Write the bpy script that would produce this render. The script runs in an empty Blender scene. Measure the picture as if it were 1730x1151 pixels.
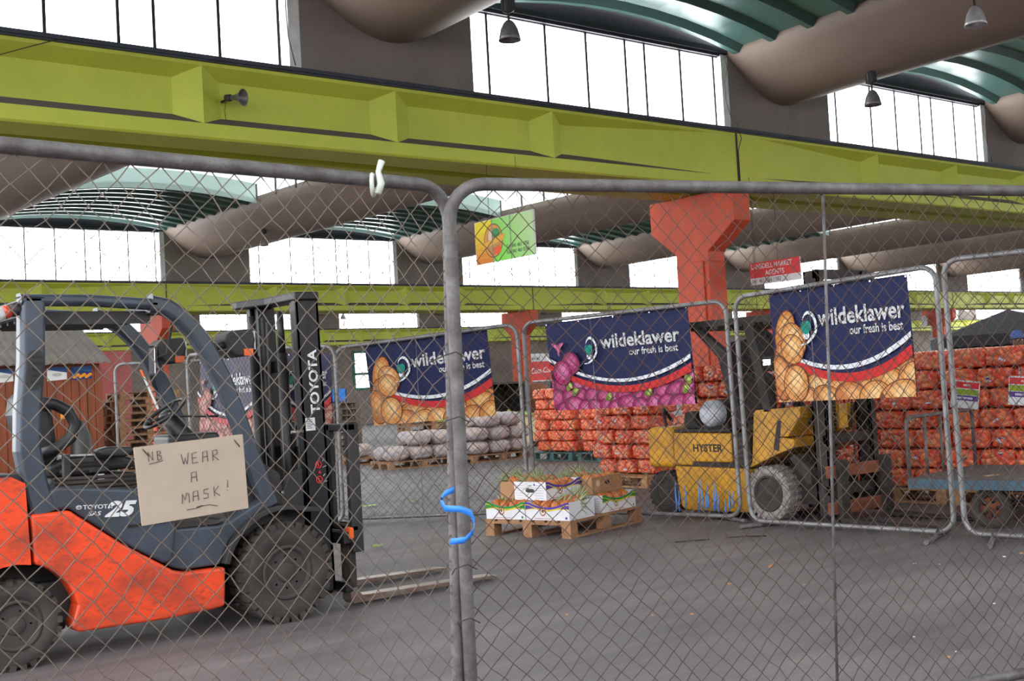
import bpy, bmesh, math, random
from mathutils import Vector, Matrix
import numpy as np
random.seed(7)
S = bpy.context.scene
COL = S.collection
PI = math.pi

# ---------------------------------------------------------------- camera
RX = ((0.78493407, -0.01934003, 0.61927737), (-0.61705528, 0.06572586, 0.78417019), (-0.05586842, -0.99765028, 0.0396566))
cam_d = bpy.data.cameras.new('camera')
cam_d.sensor_width = 36.0
cam_d.lens = 2000.0 / 1730.0 * 36.0
cam_d.clip_start = 0.05
cam_d.clip_end = 400
cam_d.dof.use_dof = True
cam_d.dof.focus_distance = 9.0
cam_d.dof.aperture_fstop = 11
cam = bpy.data.objects.new('camera', cam_d)
COL.objects.link(cam)
m = Matrix.Identity(4)
for r in range(3):
    m[r][0] = RX[r][0]; m[r][1] = -RX[r][1]; m[r][2] = -RX[r][2]
m[2][3] = 1.4
cam.matrix_world = m
S.camera = cam

# ---------------------------------------------------------------- light and exposure
w = bpy.data.worlds.new('overcast_sky'); S.world = w
w.use_nodes = True
bg = w.node_tree.nodes['Background']
bg.inputs[0].default_value = (0.93, 0.96, 1.0, 1)
bg.inputs[1].default_value = 1.0
S.view_settings.view_transform = 'Standard'
S.view_settings.look = 'None'
S.view_settings.exposure = 2.45
S.view_settings.gamma = 1.0
S.view_settings.use_curve_mapping = False
S.cycles.max_bounces = 8
S.cycles.diffuse_bounces = 5
S.cycles.glossy_bounces = 3
S.cycles.sample_clamp_indirect = 6.0
S.cycles.caustics_reflective = False
S.cycles.caustics_refractive = False

# ---------------------------------------------------------------- materials
MATS = {}
def srgb(r, g, b):
    f = lambda c: ((c / 255.0 + 0.055) / 1.055) ** 2.4 if c > 10 else c / 255.0 / 12.92
    return (f(r), f(g), f(b), 1.0)

def mat(name, col, rough=0.6, metal=0.0, dirt=None, amt=0.5, scale=3.0, stretch=(1, 1, 1), bump=0.0, bscale=40.0, sharp=0.18, fine=0.0, spec=0.5, attr=False, trans=0.0):
    """procedural paint: base colour broken up by two noises of wear or dust"""
    if name in MATS: return MATS[name]
    M = bpy.data.materials.new(name); M.use_nodes = True
    nt = M.node_tree; N = nt.nodes; L = nt.links
    b = N['Principled BSDF']
    b.inputs['Roughness'].default_value = rough
    b.inputs['Metallic'].default_value = metal
    b.inputs['Specular IOR Level'].default_value = spec
    if trans:
        b.inputs['Transmission Weight'].default_value = trans
    tc = N.new('ShaderNodeTexCoord'); mp = N.new('ShaderNodeMapping')
    mp.inputs['Scale'].default_value = stretch
    L.new(tc.outputs['Object'], mp.inputs['Vector'])
    src = None
    if attr:
        a = N.new('ShaderNodeAttribute'); a.attribute_name = 'Col'; src = a.outputs['Color']
    if dirt is not None:
        n1 = N.new('ShaderNodeTexNoise'); n1.inputs['Scale'].default_value = scale
        n1.inputs['Detail'].default_value = 8; n1.inputs['Roughness'].default_value = 0.65
        L.new(mp.outputs['Vector'], n1.inputs['Vector'])
        rp = N.new('ShaderNodeValToRGB')
        c = 0.62 - amt * 0.24
        rp.color_ramp.elements[0].position = max(0, c - sharp); rp.color_ramp.elements[1].position = min(1, c + sharp)
        L.new(n1.outputs['Fac'], rp.inputs['Fac'])
        mx = N.new('ShaderNodeMix'); mx.data_type = 'RGBA'
        mul = N.new('ShaderNodeMath'); mul.operation = 'MULTIPLY'; mul.inputs[1].default_value = min(1, 0.35 + amt)
        L.new(rp.outputs['Color'], mul.inputs[0]); L.new(mul.outputs[0], mx.inputs['Factor'])
        mx.inputs['A'].default_value = col; mx.inputs['B'].default_value = dirt
        if src: L.new(src, mx.inputs['A'])
        src = mx.outputs['Result']
        if fine:
            n2 = N.new('ShaderNodeTexNoise'); n2.inputs['Scale'].default_value = scale * 9; n2.inputs['Detail'].default_value = 5
            L.new(mp.outputs['Vector'], n2.inputs['Vector'])
            r2 = N.new('ShaderNodeValToRGB'); r2.color_ramp.elements[0].position = 0.56; r2.color_ramp.elements[1].position = 0.68
            L.new(n2.outputs['Fac'], r2.inputs['Fac'])
            m2 = N.new('ShaderNodeMath'); m2.operation = 'MULTIPLY'; m2.inputs[1].default_value = fine
            L.new(r2.outputs['Color'], m2.inputs[0])
            mx2 = N.new('ShaderNodeMix'); mx2.data_type = 'RGBA'
            L.new(m2.outputs[0], mx2.inputs['Factor']); L.new(src, mx2.inputs['A']); mx2.inputs['B'].default_value = dirt
            src = mx2.outputs['Result']
    if src: L.new(src, b.inputs['Base Color'])
    else: b.inputs['Base Color'].default_value = col
    if bump:
        n3 = N.new('ShaderNodeTexNoise'); n3.inputs['Scale'].default_value = bscale; n3.inputs['Detail'].default_value = 6
        L.new(mp.outputs['Vector'], n3.inputs['Vector'])
        bp = N.new('ShaderNodeBump'); bp.inputs['Strength'].default_value = bump; bp.inputs['Distance'].default_value = 0.02
        L.new(n3.outputs['Fac'], bp.inputs['Height']); L.new(bp.outputs['Normal'], b.inputs['Normal'])
    MATS[name] = M
    return M

dust = srgb(105, 96, 90)
mat('lime_paint', srgb(200, 208, 70), 0.55, 0, srgb(156, 164, 62), 0.35, 0.9, fine=0.12, sharp=0.3)
mat('dusty_ledge', srgb(98, 90, 90), 0.9, 0, srgb(78, 72, 74), 0.4, 2)
mat('gutter_steel', srgb(62, 66, 78), 0.5, 0.3, srgb(40, 40, 46), 0.6, 2.5, (1, 1, 3))
mat('raw_concrete', srgb(142, 131, 123), 0.85, 0, srgb(100, 91, 86), 0.55, 0.9, (1.0, 1.0, 0.5), bump=0.15, bscale=8, sharp=0.3, fine=0.15)
mat('stained_concrete', srgb(142, 123, 109), 0.7, 0, srgb(94, 81, 73), 0.6, 0.7, (1, 0.45, 1), bump=0.12, bscale=6, sharp=0.35, fine=0.1)
mat('teal_sheet', srgb(72, 104, 97), 0.3, 0.2, srgb(56, 82, 77), 0.4, 1.2, sharp=0.3)
mat('pale_teal_sheet', srgb(184, 204, 198), 0.5, 0.0, srgb(150, 170, 160), 0.4, 0.8, sharp=0.3)
def added_toplight():  # translucency added to bring sky light down through the raised roof
    M = MATS['pale_teal_sheet']; nt = M.node_tree; b = nt.nodes['Principled BSDF']; out = nt.nodes['Material Output']
    t = nt.nodes.new('ShaderNodeBsdfTranslucent'); t.inputs[0].default_value = (0.62, 0.68, 0.66, 1)
    mx = nt.nodes.new('ShaderNodeMixShader'); mx.inputs[0].default_value = 0.45
    nt.links.new(b.outputs[0], mx.inputs[1]); nt.links.new(t.outputs[0], mx.inputs[2]); nt.links.new(mx.outputs[0], out.inputs['Surface'])
added_toplight()
mat('frame_dark', srgb(48, 48, 56), 0.6, 0.3, srgb(30, 28, 30), 0.5, 5)
mat('orange_column_paint', srgb(222, 84, 44), 0.6, 0, srgb(150, 62, 42), 0.45, 1.6, (1, 1, 0.4), sharp=0.3, fine=0.15)
mat('galvanised', srgb(150, 150, 152), 0.55, 0.55, srgb(96, 90, 86), 0.5, 9, (1, 1, 0.6), bump=0.1, bscale=60, fine=0.4)
mat('rail_steel', srgb(124, 120, 120), 0.6, 0.4, srgb(78, 72, 70), 0.6, 12, bump=0.15, bscale=70, fine=0.4)
mat('wire_pale', srgb(94, 86, 79), 0.55, 0.3, srgb(112, 94, 80), 0.5, 6)
mat('wire_rust', srgb(92, 74, 66), 0.75, 0.2, srgb(70, 44, 36), 0.6, 3)
mat('wire_dark', srgb(70, 64, 62), 0.7, 0.3, srgb(50, 40, 36), 0.5, 3)
mat('truck_orange', srgb(236, 74, 32), 0.42, 0, srgb(98, 56, 46), 0.34, 2.6, (0.9, 1, 2.0), sharp=0.12, fine=0.4)
mat('truck_slate', srgb(70, 78, 91), 0.36, 0.1, srgb(52, 55, 61), 0.4, 3.5, fine=0.25)
mat('truck_dark', srgb(32, 34, 39), 0.55, 0.2, srgb(68, 62, 58), 0.45, 4, fine=0.15)
mat('mast_black', srgb(22, 24, 29), 0.45, 0.3, srgb(60, 54, 50), 0.35, 5, (1, 1, 0.3))
mat('rubber', srgb(44, 41, 40), 0.85, 0, srgb(76, 68, 62), 0.5, 6, bump=0.2, bscale=50)
mat('wheel_dusty', srgb(68, 62, 59), 0.8, 0.1, srgb(60, 55, 52), 0.5, 9)
mat('bolt_steel', srgb(160, 150, 140), 0.4, 0.7, srgb(80, 70, 64), 0.4, 30)
mat('vinyl_black', srgb(24, 24, 28), 0.45, 0, srgb(66, 62, 60), 0.3, 6)
mat('fork_steel', srgb(150, 140, 130), 0.4, 0.6, srgb(100, 52, 34), 0.5, 6, (1, 3, 3), fine=0.4)
mat('chrome', srgb(210, 210, 215), 0.12, 0.9)
mat('glass_dark', srgb(40, 44, 52), 0.15, 0.2)
mat('lens_red', srgb(190, 60, 40), 0.25)
mat('lens_orange', srgb(230, 100, 40), 0.3)
mat('white_paint', srgb(225, 226, 228), 0.5, 0, srgb(170, 165, 160), 0.3, 8)
mat('hazard_red', srgb(215, 40, 40), 0.5)
mat('card', srgb(176, 160, 144), 0.85, 0, srgb(156, 139, 122), 0.4, 7, sharp=0.3)
mat('ink', srgb(62, 60, 64), 0.8)
mat('dozer_yellow', srgb(220, 156, 18), 0.5, 0, srgb(120, 88, 34), 0.35, 3, fine=0.35)
mat('dozer_black', srgb(28, 27, 27), 0.75, 0.1, srgb(64, 56, 50), 0.55, 5)
mat('tyre_white', srgb(172, 164, 160), 0.9, 0, srgb(110, 102, 98), 0.5, 12)
mat('gas_white', srgb(206, 208, 216), 0.4, 0, srgb(150, 150, 158), 0.3, 8)
mat('rust', srgb(150, 82, 50), 0.85, 0, srgb(90, 50, 36), 0.5, 9)
mat('pallet_wood', srgb(176, 130, 92), 0.8, 0, srgb(120, 84, 58), 0.5, 5, (0.6, 4, 4), bump=0.2, bscale=20)
mat('pallet_pale', srgb(206, 158, 108), 0.8, 0, srgb(150, 104, 66), 0.5, 5, (0.6, 4, 4), bump=0.2, bscale=20)
mat('pallet_grey', srgb(120, 104, 92), 0.85, 0, srgb(86, 74, 66), 0.5, 5, (0.6, 4, 4))
mat('pallet_teal', srgb(70, 110, 108), 0.8, 0, srgb(50, 70, 70), 0.5, 5)
mat('hut_wood', srgb(150, 72, 28), 0.55, 0, srgb(84, 36, 18), 0.55, 2.2, (5, 5, 0.5), sharp=0.25, fine=0.3)
mat('hut_roof', srgb(118, 110, 104), 0.7, 0.1, srgb(96, 88, 84), 0.5, 2)
mat('canvas_dark', srgb(44, 43, 47), 0.9, 0, srgb(52, 52, 60), 0.4, 3)
mat('printed', (1, 1, 1, 1), 0.55, attr=True, spec=0.2)
mat('net_onion', (1, 1, 1, 1), 0.32, attr=True, dirt=srgb(196, 44, 30), amt=0.25, scale=30, sharp=0.2)
mat('net_sack', (1, 1, 1, 1), 0.6, attr=True, dirt=srgb(136, 128, 132), amt=0.3, scale=25, sharp=0.3)
mat('pine_skin', (1, 1, 1, 1), 0.55, attr=True, dirt=srgb(150, 76, 36), amt=0.3, scale=40)
mat('pine_leaf', srgb(138, 156, 112), 0.55, 0, srgb(184, 180, 128), 0.4, 14)
mat('cabbage', srgb(150, 190, 80), 0.5, 0, srgb(200, 220, 140), 0.4, 9)
mat('carton_white', srgb(226, 224, 228), 0.65, 0, srgb(200, 196, 200), 0.2, 6)
mat('carton_brown', srgb(184, 140, 100), 0.8, 0, srgb(160, 118, 82), 0.35, 5)
mat('lamp_grey', srgb(120, 118, 116), 0.4, 0.4, srgb(90, 86, 84), 0.4, 10)
mat('lamp_silver', srgb(190, 188, 188), 0.35, 0.4, srgb(150, 146, 144), 0.4, 10)
mat('cable', srgb(48, 46, 48), 0.7)
mat('ribbon_blue', srgb(48, 130, 226), 0.4)
mat('ribbon_white', srgb(196, 204, 190), 0.5)
mat('blue_strip', srgb(80, 140, 214), 0.45)
mat('box_blue', srgb(150, 176, 186), 0.6)
mat('cart_blue', srgb(66, 104, 124), 0.65, 0.1, srgb(60, 62, 64), 0.5, 6)
mat('cart_bed', srgb(92, 84, 82), 0.8, 0, srgb(70, 64, 62), 0.5, 4)
mat('skin_brown', srgb(110, 70, 54), 0.6)
mat('cloth_red', srgb(190, 52, 44), 0.8)
mat('cap_blue', srgb(74, 96, 160), 0.7)
mat('sack_cream', srgb(222, 200, 160), 0.8, 0, srgb(190, 164, 122), 0.4, 4)
mat('window_green', srgb(44, 104, 88), 0.6)
mat('wall_render', srgb(138, 126, 118), 0.9, 0, srgb(112, 100, 94), 0.5, 1.2, bump=0.2, bscale=10)
mat('brick_red', srgb(150, 76, 72), 0.85, 0, srgb(120, 60, 58), 0.4, 3)

def glass_mat():
    M = bpy.data.materials.new('window_glass'); M.use_nodes = True
    nt = M.node_tree; N = nt.nodes; L = nt.links
    N.remove(N['Principled BSDF'])
    t = N.new('ShaderNodeBsdfTransparent'); t.inputs[0].default_value = (0.97, 0.98, 0.98, 1)
    g = N.new('ShaderNodeBsdfGlossy'); g.inputs['Roughness'].default_value = 0.08
    d = N.new('ShaderNodeBsdfTranslucent'); d.inputs[0].default_value = (0.8, 0.78, 0.74, 1)
    mx = N.new('ShaderNodeMixShader'); mx.inputs[0].default_value = 0.04
    nz = N.new('ShaderNodeTexNoise'); nz.inputs['Scale'].default_value = 2.0
    mr = N.new('ShaderNodeMapRange'); mr.inputs[1].default_value = 0.45; mr.inputs[2].default_value = 0.9; mr.inputs[3].default_value = 0.0; mr.inputs[4].default_value = 0.25
    m2 = N.new('ShaderNodeMixShader')
    L.new(nz.outputs['Fac'], mr.inputs[0]); L.new(mr.outputs[0], m2.inputs[0])
    L.new(t.outputs[0], mx.inputs[1]); L.new(g.outputs[0], mx.inputs[2])
    L.new(mx.outputs[0], m2.inputs[1]); L.new(d.outputs[0], m2.inputs[2])
    L.new(m2.outputs[0], N['Material Output'].inputs['Surface'])
    MATS['window_glass'] = M
glass_mat()
def lit_pane():
    M = bpy.data.materials.new('lit_frosted_pane'); M.use_nodes = True
    nt = M.node_tree; N = nt.nodes; L = nt.links; b = N['Principled BSDF']
    b.inputs['Base Color'].default_value = (0.85, 0.87, 0.9, 1); b.inputs['Roughness'].default_value = 0.4
    b.inputs['Emission Color'].default_value = (0.95, 0.97, 1.0, 1); b.inputs['Emission Strength'].default_value = 2.0
    MATS['lit_frosted_pane'] = M
lit_pane()

def floor_mat():
    M = bpy.data.materials.new('worn_asphalt'); M.use_nodes = True
    nt = M.node_tree; N = nt.nodes; L = nt.links; b = N['Principled BSDF']
    tc = N.new('ShaderNodeTexCoord')
    def noise(scale, sx, sy, det=8, ro=0.6):
        mp = N.new('ShaderNodeMapping'); mp.inputs['Scale'].default_value = (sx, sy, 1); L.new(tc.outputs['Object'], mp.inputs[0])
        n = N.new('ShaderNodeTexNoise'); n.inputs['Scale'].default_value = scale; n.inputs['Detail'].default_value = det; n.inputs['Roughness'].default_value = ro
        L.new(mp.outputs[0], n.inputs['Vector']); return n.outputs['Fac']
    def ramp(f, a, c, p0, p1):
        r = N.new('ShaderNodeValToRGB'); r.color_ramp.elements[0].position = p0; r.color_ramp.elements[1].position = p1
        r.color_ramp.elements[0].color = a; r.color_ramp.elements[1].color = c; L.new(f, r.inputs[0]); return r.outputs[0]
    base = ramp(noise(0.5, 1, 1), srgb(97, 91, 92), srgb(122, 114, 114), 0.35, 0.65)
    streak = ramp(noise(1.1, 0.35, 3.2), (0.72, 0.72, 0.74, 1), (1.08, 1.07, 1.06, 1), 0.36, 0.66)
    grit = ramp(noise(45, 1, 1, 3), (0.86, 0.86, 0.86, 1), (1.1, 1.1, 1.1, 1), 0.3, 0.7)
    m1 = N.new('ShaderNodeMix'); m1.data_type = 'RGBA'; m1.blend_type = 'MULTIPLY'; m1.inputs['Factor'].default_value = 1
    m2 = N.new('ShaderNodeMix'); m2.data_type = 'RGBA'; m2.blend_type = 'MULTIPLY'; m2.inputs['Factor'].default_value = 1
    L.new(base, m1.inputs['A']); L.new(streak, m1.inputs['B']); L.new(m1.outputs['Result'], m2.inputs['A']); L.new(grit, m2.inputs['B'])
    L.new(m2.outputs['Result'], b.inputs['Base Color'])
    b.inputs['Roughness'].default_value = 0.6; b.inputs['Specular IOR Level'].default_value = 0.35
    bp = N.new('ShaderNodeBump'); bp.inputs['Strength'].default_value = 0.25; bp.inputs['Distance'].default_value = 0.01
    L.new(noise(30, 1, 1.5, 4), bp.inputs['Height']); L.new(bp.outputs[0], b.inputs['Normal'])
    MATS['worn_asphalt'] = M
floor_mat()

# ---------------------------------------------------------------- mesh building helpers
def V(*a): return Vector(a)
class MB:
    def __init__(s): s.v = []; s.f = []; s.sm = []; s.c = []
    def add(s, vs, fs, smooth=False, col=None):
        k = len(s.v); s.v.extend(tuple(p) for p in vs)
        for f in fs:
            s.f.append(tuple(i + k for i in f)); s.sm.append(smooth); s.c.append(col or (1, 1, 1, 1))
        return s
    def box(s, x0, x1, y0, y1, z0, z1, M=None, col=None):
        vs = [V(x, y, z) for z in (z0, z1) for y in (y0, y1) for x in (x0, x1)]
        if M is not None: vs = [M @ p for p in vs]
        return s.add(vs, [(0, 2, 3, 1), (4, 5, 7, 6), (0, 1, 5, 4), (2, 6, 7, 3), (0, 4, 6, 2), (1, 3, 7, 5)], col=col)
    def prism(s, pts, a, b, axis='y', M=None, smooth=False):
        n = len(pts)
        def P(p, h):
            q = V(p[0], h, p[1]) if axis == 'y' else (V(h, p[0], p[1]) if axis == 'x' else V(p[0], p[1], h))
            return M @ q if M is not None else q
        vs = [P(p, a) for p in pts] + [P(p, b) for p in pts]
        fs = [tuple(range(n)), tuple(range(2 * n - 1, n - 1, -1))] + [(i, i + n, (i + 1) % n + n, (i + 1) % n) for i in range(n)]
        return s.add(vs, fs, smooth)
    def tube(s, path, r, n=8, closed=False, smooth=True, cap=True):
        P = [Vector(p) for p in path]; m = len(P)
        rr = r if isinstance(r, (list, tuple)) else [r] * m
        T = []
        for i in range(m):
            a = P[(i - 1) % m] if (closed or i > 0) else P[i]; b = P[(i + 1) % m] if (closed or i < m - 1) else P[i]
            t = (b - a); T.append(t.normalized() if t.length > 1e-9 else V(0, 0, 1))
        u = T[0].orthogonal().normalized(); vs = []
        for i in range(m):
            u = (u - T[i] * u.dot(T[i])); u = u.normalized() if u.length > 1e-6 else T[i].orthogonal().normalized()
            w2 = T[i].cross(u)
            for j in range(n):
                a = 2 * PI * j / n; vs.append(P[i] + (u * math.cos(a) + w2 * math.sin(a)) * rr[i])
        fs = []
        for i in range(m if closed else m - 1):
            for j in range(n):
                i2 = (i + 1) % m; fs.append((i * n + j, i * n + (j + 1) % n, i2 * n + (j + 1) % n, i2 * n + j))
        s.add(vs, fs, smooth)
        if cap and not closed:
            k = len(s.v) - len(vs)
            s.f.append(tuple(range(k + n - 1, k - 1, -1))); s.f.append(tuple(range(k + (m - 1) * n, k + m * n)))
            s.sm += [False, False]; s.c += [(1, 1, 1, 1)] * 2
        return s
    def lathe(s, prof, M=None, n=32, smooth=True, col=None):
        """profile of (radius, height) about z"""
        M = M or Matrix.Identity(4); vs = []
        for (r, h) in prof:
            for j in range(n):
                a = 2 * PI * j / n; vs.append(M @ V(r * math.cos(a), r * math.sin(a), h))
        fs = [(i * n + j, i * n + (j + 1) % n, (i + 1) * n + (j + 1) % n, (i + 1) * n + j) for i in range(len(prof) - 1) for j in range(n)]
        s.add(vs, fs, smooth, col)
        k = len(s.v) - len(vs)
        for (i, rev) in ((0, True), (len(prof) - 1, False)):
            if prof[i][0] > 1e-6:
                q = [k + i * n + j for j in range(n)]; s.f.append(tuple(reversed(q)) if rev else tuple(q)); s.sm.append(False); s.c.append(col or (1, 1, 1, 1))
        return s
    def grid(s, rows, smooth=True, closed=False):
        n = len(rows[0]); vs = [p for r in rows for p in r]
        fs = [(i * n + j, i * n + (j + 1) % n, (i + 1) * n + (j + 1) % n, (i + 1) * n + j) for i in range(len(rows) - 1) for j in range(n if closed else n - 1)]
        return s.add(vs, fs, smooth)
    def poly(s, pts, col=None): return s.add(pts, [tuple(range(len(pts)))], col=col)
    def mesh(s, name, material):
        me = bpy.data.meshes.new(name); me.from_pydata(s.v, [], s.f)
        me.polygons.foreach_set('use_smooth', s.sm)
        me.materials.append(MATS[material])
        if any(c != (1, 1, 1, 1) for c in s.c):
            at = me.color_attributes.new('Col', 'FLOAT_COLOR', 'CORNER'); buf = []
            for p in me.polygons: buf.extend(list(s.c[p.index]) * p.loop_total)
            at.data.foreach_set('color', buf)
        me.update(); return me
    def build(s, name, material, parent=None, bevel=0, seg=2, solid=0, off=None):
        if off is not None: s.v = [(p[0] - off[0], p[1] - off[1], p[2] - off[2]) for p in s.v]
        o = bpy.data.objects.new(name, s.mesh(name, material)); COL.objects.link(o)
        if parent is not None: o.parent = parent
        if solid:
            q = o.modifiers.new('solid', 'SOLIDIFY'); q.thickness = solid; q.offset = 0
        if bevel:
            q = o.modifiers.new('bevel', 'BEVEL'); q.width = bevel; q.segments = seg; q.limit_method = 'ANGLE'; q.angle_limit = 0.6; q.harden_normals = False
        return o

def tag(o, label, cat, group=None, kind=None):
    o['label'] = label; o['category'] = cat
    if group: o['group'] = group
    if kind: o['kind'] = kind
    return o
def thing(name, loc, label, cat, group=None, rz=0.0):
    o = bpy.data.objects.new(name, None); COL.objects.link(o); o.location = loc; o.rotation_euler = (0, 0, rz)
    o.empty_display_size = 0.1
    return tag(o, label, cat, group)
def structure(o, label, cat): return tag(o, label, cat, None, 'structure')
def dup(root, loc=None, rot=None, label=None, group=None, scale=None):
    r = root.copy(); COL.objects.link(r)
    for ch in list(root.children):
        c = ch.copy(); COL.objects.link(c); c.parent = r
        for g in list(ch.children):
            d = g.copy(); COL.objects.link(d); d.parent = c
    if loc is not None: r.location = loc
    if rot is not None: r.rotation_euler = rot
    if scale is not None: r.scale = scale
    if label: r['label'] = label
    if group: r['group'] = group
    return r
def text(body, name, material, parent, M, size=1.0, extrude=0.002, align='LEFT', offset=0.0, fn=None, xscale=1.0, shear=0.0, spacing=1.0):
    cu = bpy.data.curves.new(name, 'FONT'); cu.body = body; cu.size = size; cu.extrude = extrude; cu.align_x = align; cu.offset = offset; cu.shear = shear
    cu.space_character = spacing; cu.resolution_u = 3
    t = bpy.data.objects.new('tmp', cu); COL.objects.link(t)
    bpy.context.view_layer.update()
    me = bpy.data.meshes.new_from_object(t.evaluated_get(bpy.context.evaluated_depsgraph_get()))
    bpy.data.objects.remove(t); bpy.data.curves.remove(cu)
    for v in me.vertices:
        p = V(v.co.x * xscale, v.co.y, v.co.z)
        v.co = fn(p) if fn else M @ p
    me.materials.clear(); me.materials.append(MATS[material]); me.name = name
    o = bpy.data.objects.new(name, me); COL.objects.link(o)
    if parent is not None: o.parent = parent
    return o
def frame3(o, x, y, z=None):
    x = Vector(x).normalized(); z = x.cross(Vector(y)).normalized(); y = z.cross(x)
    M = Matrix.Identity(4)
    for i in range(3): M[i][0] = x[i]; M[i][1] = y[i]; M[i][2] = z[i]; M[i][3] = o[i]
    return M
def rot(axis, a, o=(0, 0, 0)): return Matrix.Translation(o) @ Matrix.Rotation(a, 4, axis)

# ================================================================ the hall
structure(MB().box(-25, 110, -12, 75, -0.2, 0).build('floor', 'worn_asphalt'), 'worn dark grey asphalt floor of the market hall', 'floor')
ZL, ZT = 3.9, 4.69                      # underside and top of the lime beams
ROWS = [(10.4, 6.45, 12.22, 5.70, 5.13), (29.9, 7.25, 12.18, 6.02, 5.33), (49.7, 7.07, 12.2, 5.98, 5.3)]   # y, trough pitch, x of a trough edge, edge z, bottom z
TW = [2.15, 2.42, 2.45]

def beam(y, x0, x1, joints, sgn, name, label):
    """one lime beam: recessed web between flanges, wedge ribs, solid ends at the column joints"""
    ribs = [j + d for j in joints for d in ((2.70, 4.85, 7.01, 9.18) if j < 0 else (3.2, 5.36, 7.5, 9.6))]
    def rec(x):
        r = 0.15
        for j in joints:
            d = abs(x - j)
            r = min(r, max(0.0, (d - 0.45) / 2.4 * 0.15))
        for q in ribs: r = min(r, abs(x - q) / 0.24 * 0.15)
        return r
    xs = sorted(set([x0, x1] + [x for j in joints for x in (j - 2.85, j - 0.45, j, j + 0.45, j + 2.85)] + [x for q in ribs for x in (q - 0.24, q, q + 0.24)]))
    xs = [x for x in xs if x0 <= x <= x1]
    rows = []
    for x in xs:
        r = rec(x)
        rows.append([V(x, y + sgn * d, z) for d, z in ((0.5, ZL), (0.02, ZL), (0.0, ZL + 0.02), (0.0, 4.05), (r, 4.05 + 0.62 * r), (r, 4.60 - 0.7 * r), (0, 4.60), (0, 4.64), (0.5, 4.64))])
    b = MB().grid(rows, smooth=False, closed=True)
    n = 9
    for q in (0, len(rows) - 1): b.f.append(tuple(range(q * n, q * n + n))); b.sm.append(False); b.c.append((1, 1, 1, 1))
    o = b.build(name, 'lime_paint')
    o.data.materials.append(MATS['dusty_ledge'])
    for p in o.data.polygons:
        if p.index < (len(xs) - 1) * n and p.index % n == 3: p.material_index = 1
    structure(o, label, 'beam')
    return o
for bi, (y, *_r) in enumerate(ROWS):
    jo = {0: [-0.18, 12.22, 24.6, 37.0], 1: [-0.2, 12.15, 24.58, 37, 49.4, 61.8, 74.2, 86.6], 2: [12.2, 24.6, 37, 49.4, 61.8, 74.2, 86.6]}[bi]
    xa, xb = (-6, 40) if bi == 0 else ((-6, 95) if bi == 1 else (8, 105))
    nm = ['nearest', 'second', 'farthest'][bi]
    beam(y, xa, xb, jo, 1, 'beam', f'lime green concrete beam, front one of the {nm} pair')
    beam(y + 1.25, xa, xb, jo, -1, 'beam', f'lime green concrete beam, rear one of the {nm} pair')
    structure(MB().box(xa, xb, y + 0.5, y + 0.75, 4.5, 4.63).build('trim', 'frame_dark'), f'dark cover added to shut light out of the gap between the {nm} beam pair', 'cover')  # added dark box blocks light from above so the beam gap reads black
    g = MB().box(xa, xb, y - 0.03, y + 0.12, 4.635, ZT)
    g.box(xa, xb, y - 0.045, y - 0.03, 4.655, ZT + 0.005)
    structure(g.build('trim', 'gutter_steel'), f'dark steel gutter lying along the top of the {nm} beam', 'gutter')
    for j in jo[:-1]:
        c = MB().box(j - 0.012, j + 0.012, y - 0.012, y + 0.02, ZL, 4.63)
        structure(c.build('trim', 'cable'), f'dark vertical joint in the {nm} beam', 'joint')
    # columns with brackets under the beam pair
    for j in jo:
        if bi == 2 and j > 50: continue
        if j < 0: continue
        yc = y + 0.63
        t = thing('column', (j, yc, 0), {0: 'orange concrete column under the nearest lime beam', 1: 'orange concrete column under the second lime beam', 2: 'orange concrete column under the farthest lime beam'}[bi] + f', with a Y shaped head', 'column', ['nearest', 'second row', 'far row'][bi] + ' orange columns')
        t['kind'] = 'structure'
        sh = MB()
        sh.box(-0.17, 0.17, -0.16, 0.44, 0, 2.98)
        sh.box(-0.20, -0.17, -0.08, 0.26, 0, 2.98); sh.box(0.17, 0.20, -0.08, 0.36, 0, 2.98)
        sh.build('shaft', 'orange_column_paint', t, bevel=0.012)
        hd = MB().prism([(-0.16, 3.1), (-0.66, 3.46), (-0.66, 3.895), (0.90, 3.895), (0.90, 3.46), (0.44, 3.1), (0.44, 2.95), (-0.16, 2.95)], -0.165, 0.165, 'x')
        hd.build('bracket', 'orange_column_paint', t, bevel=0.012)

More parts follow.
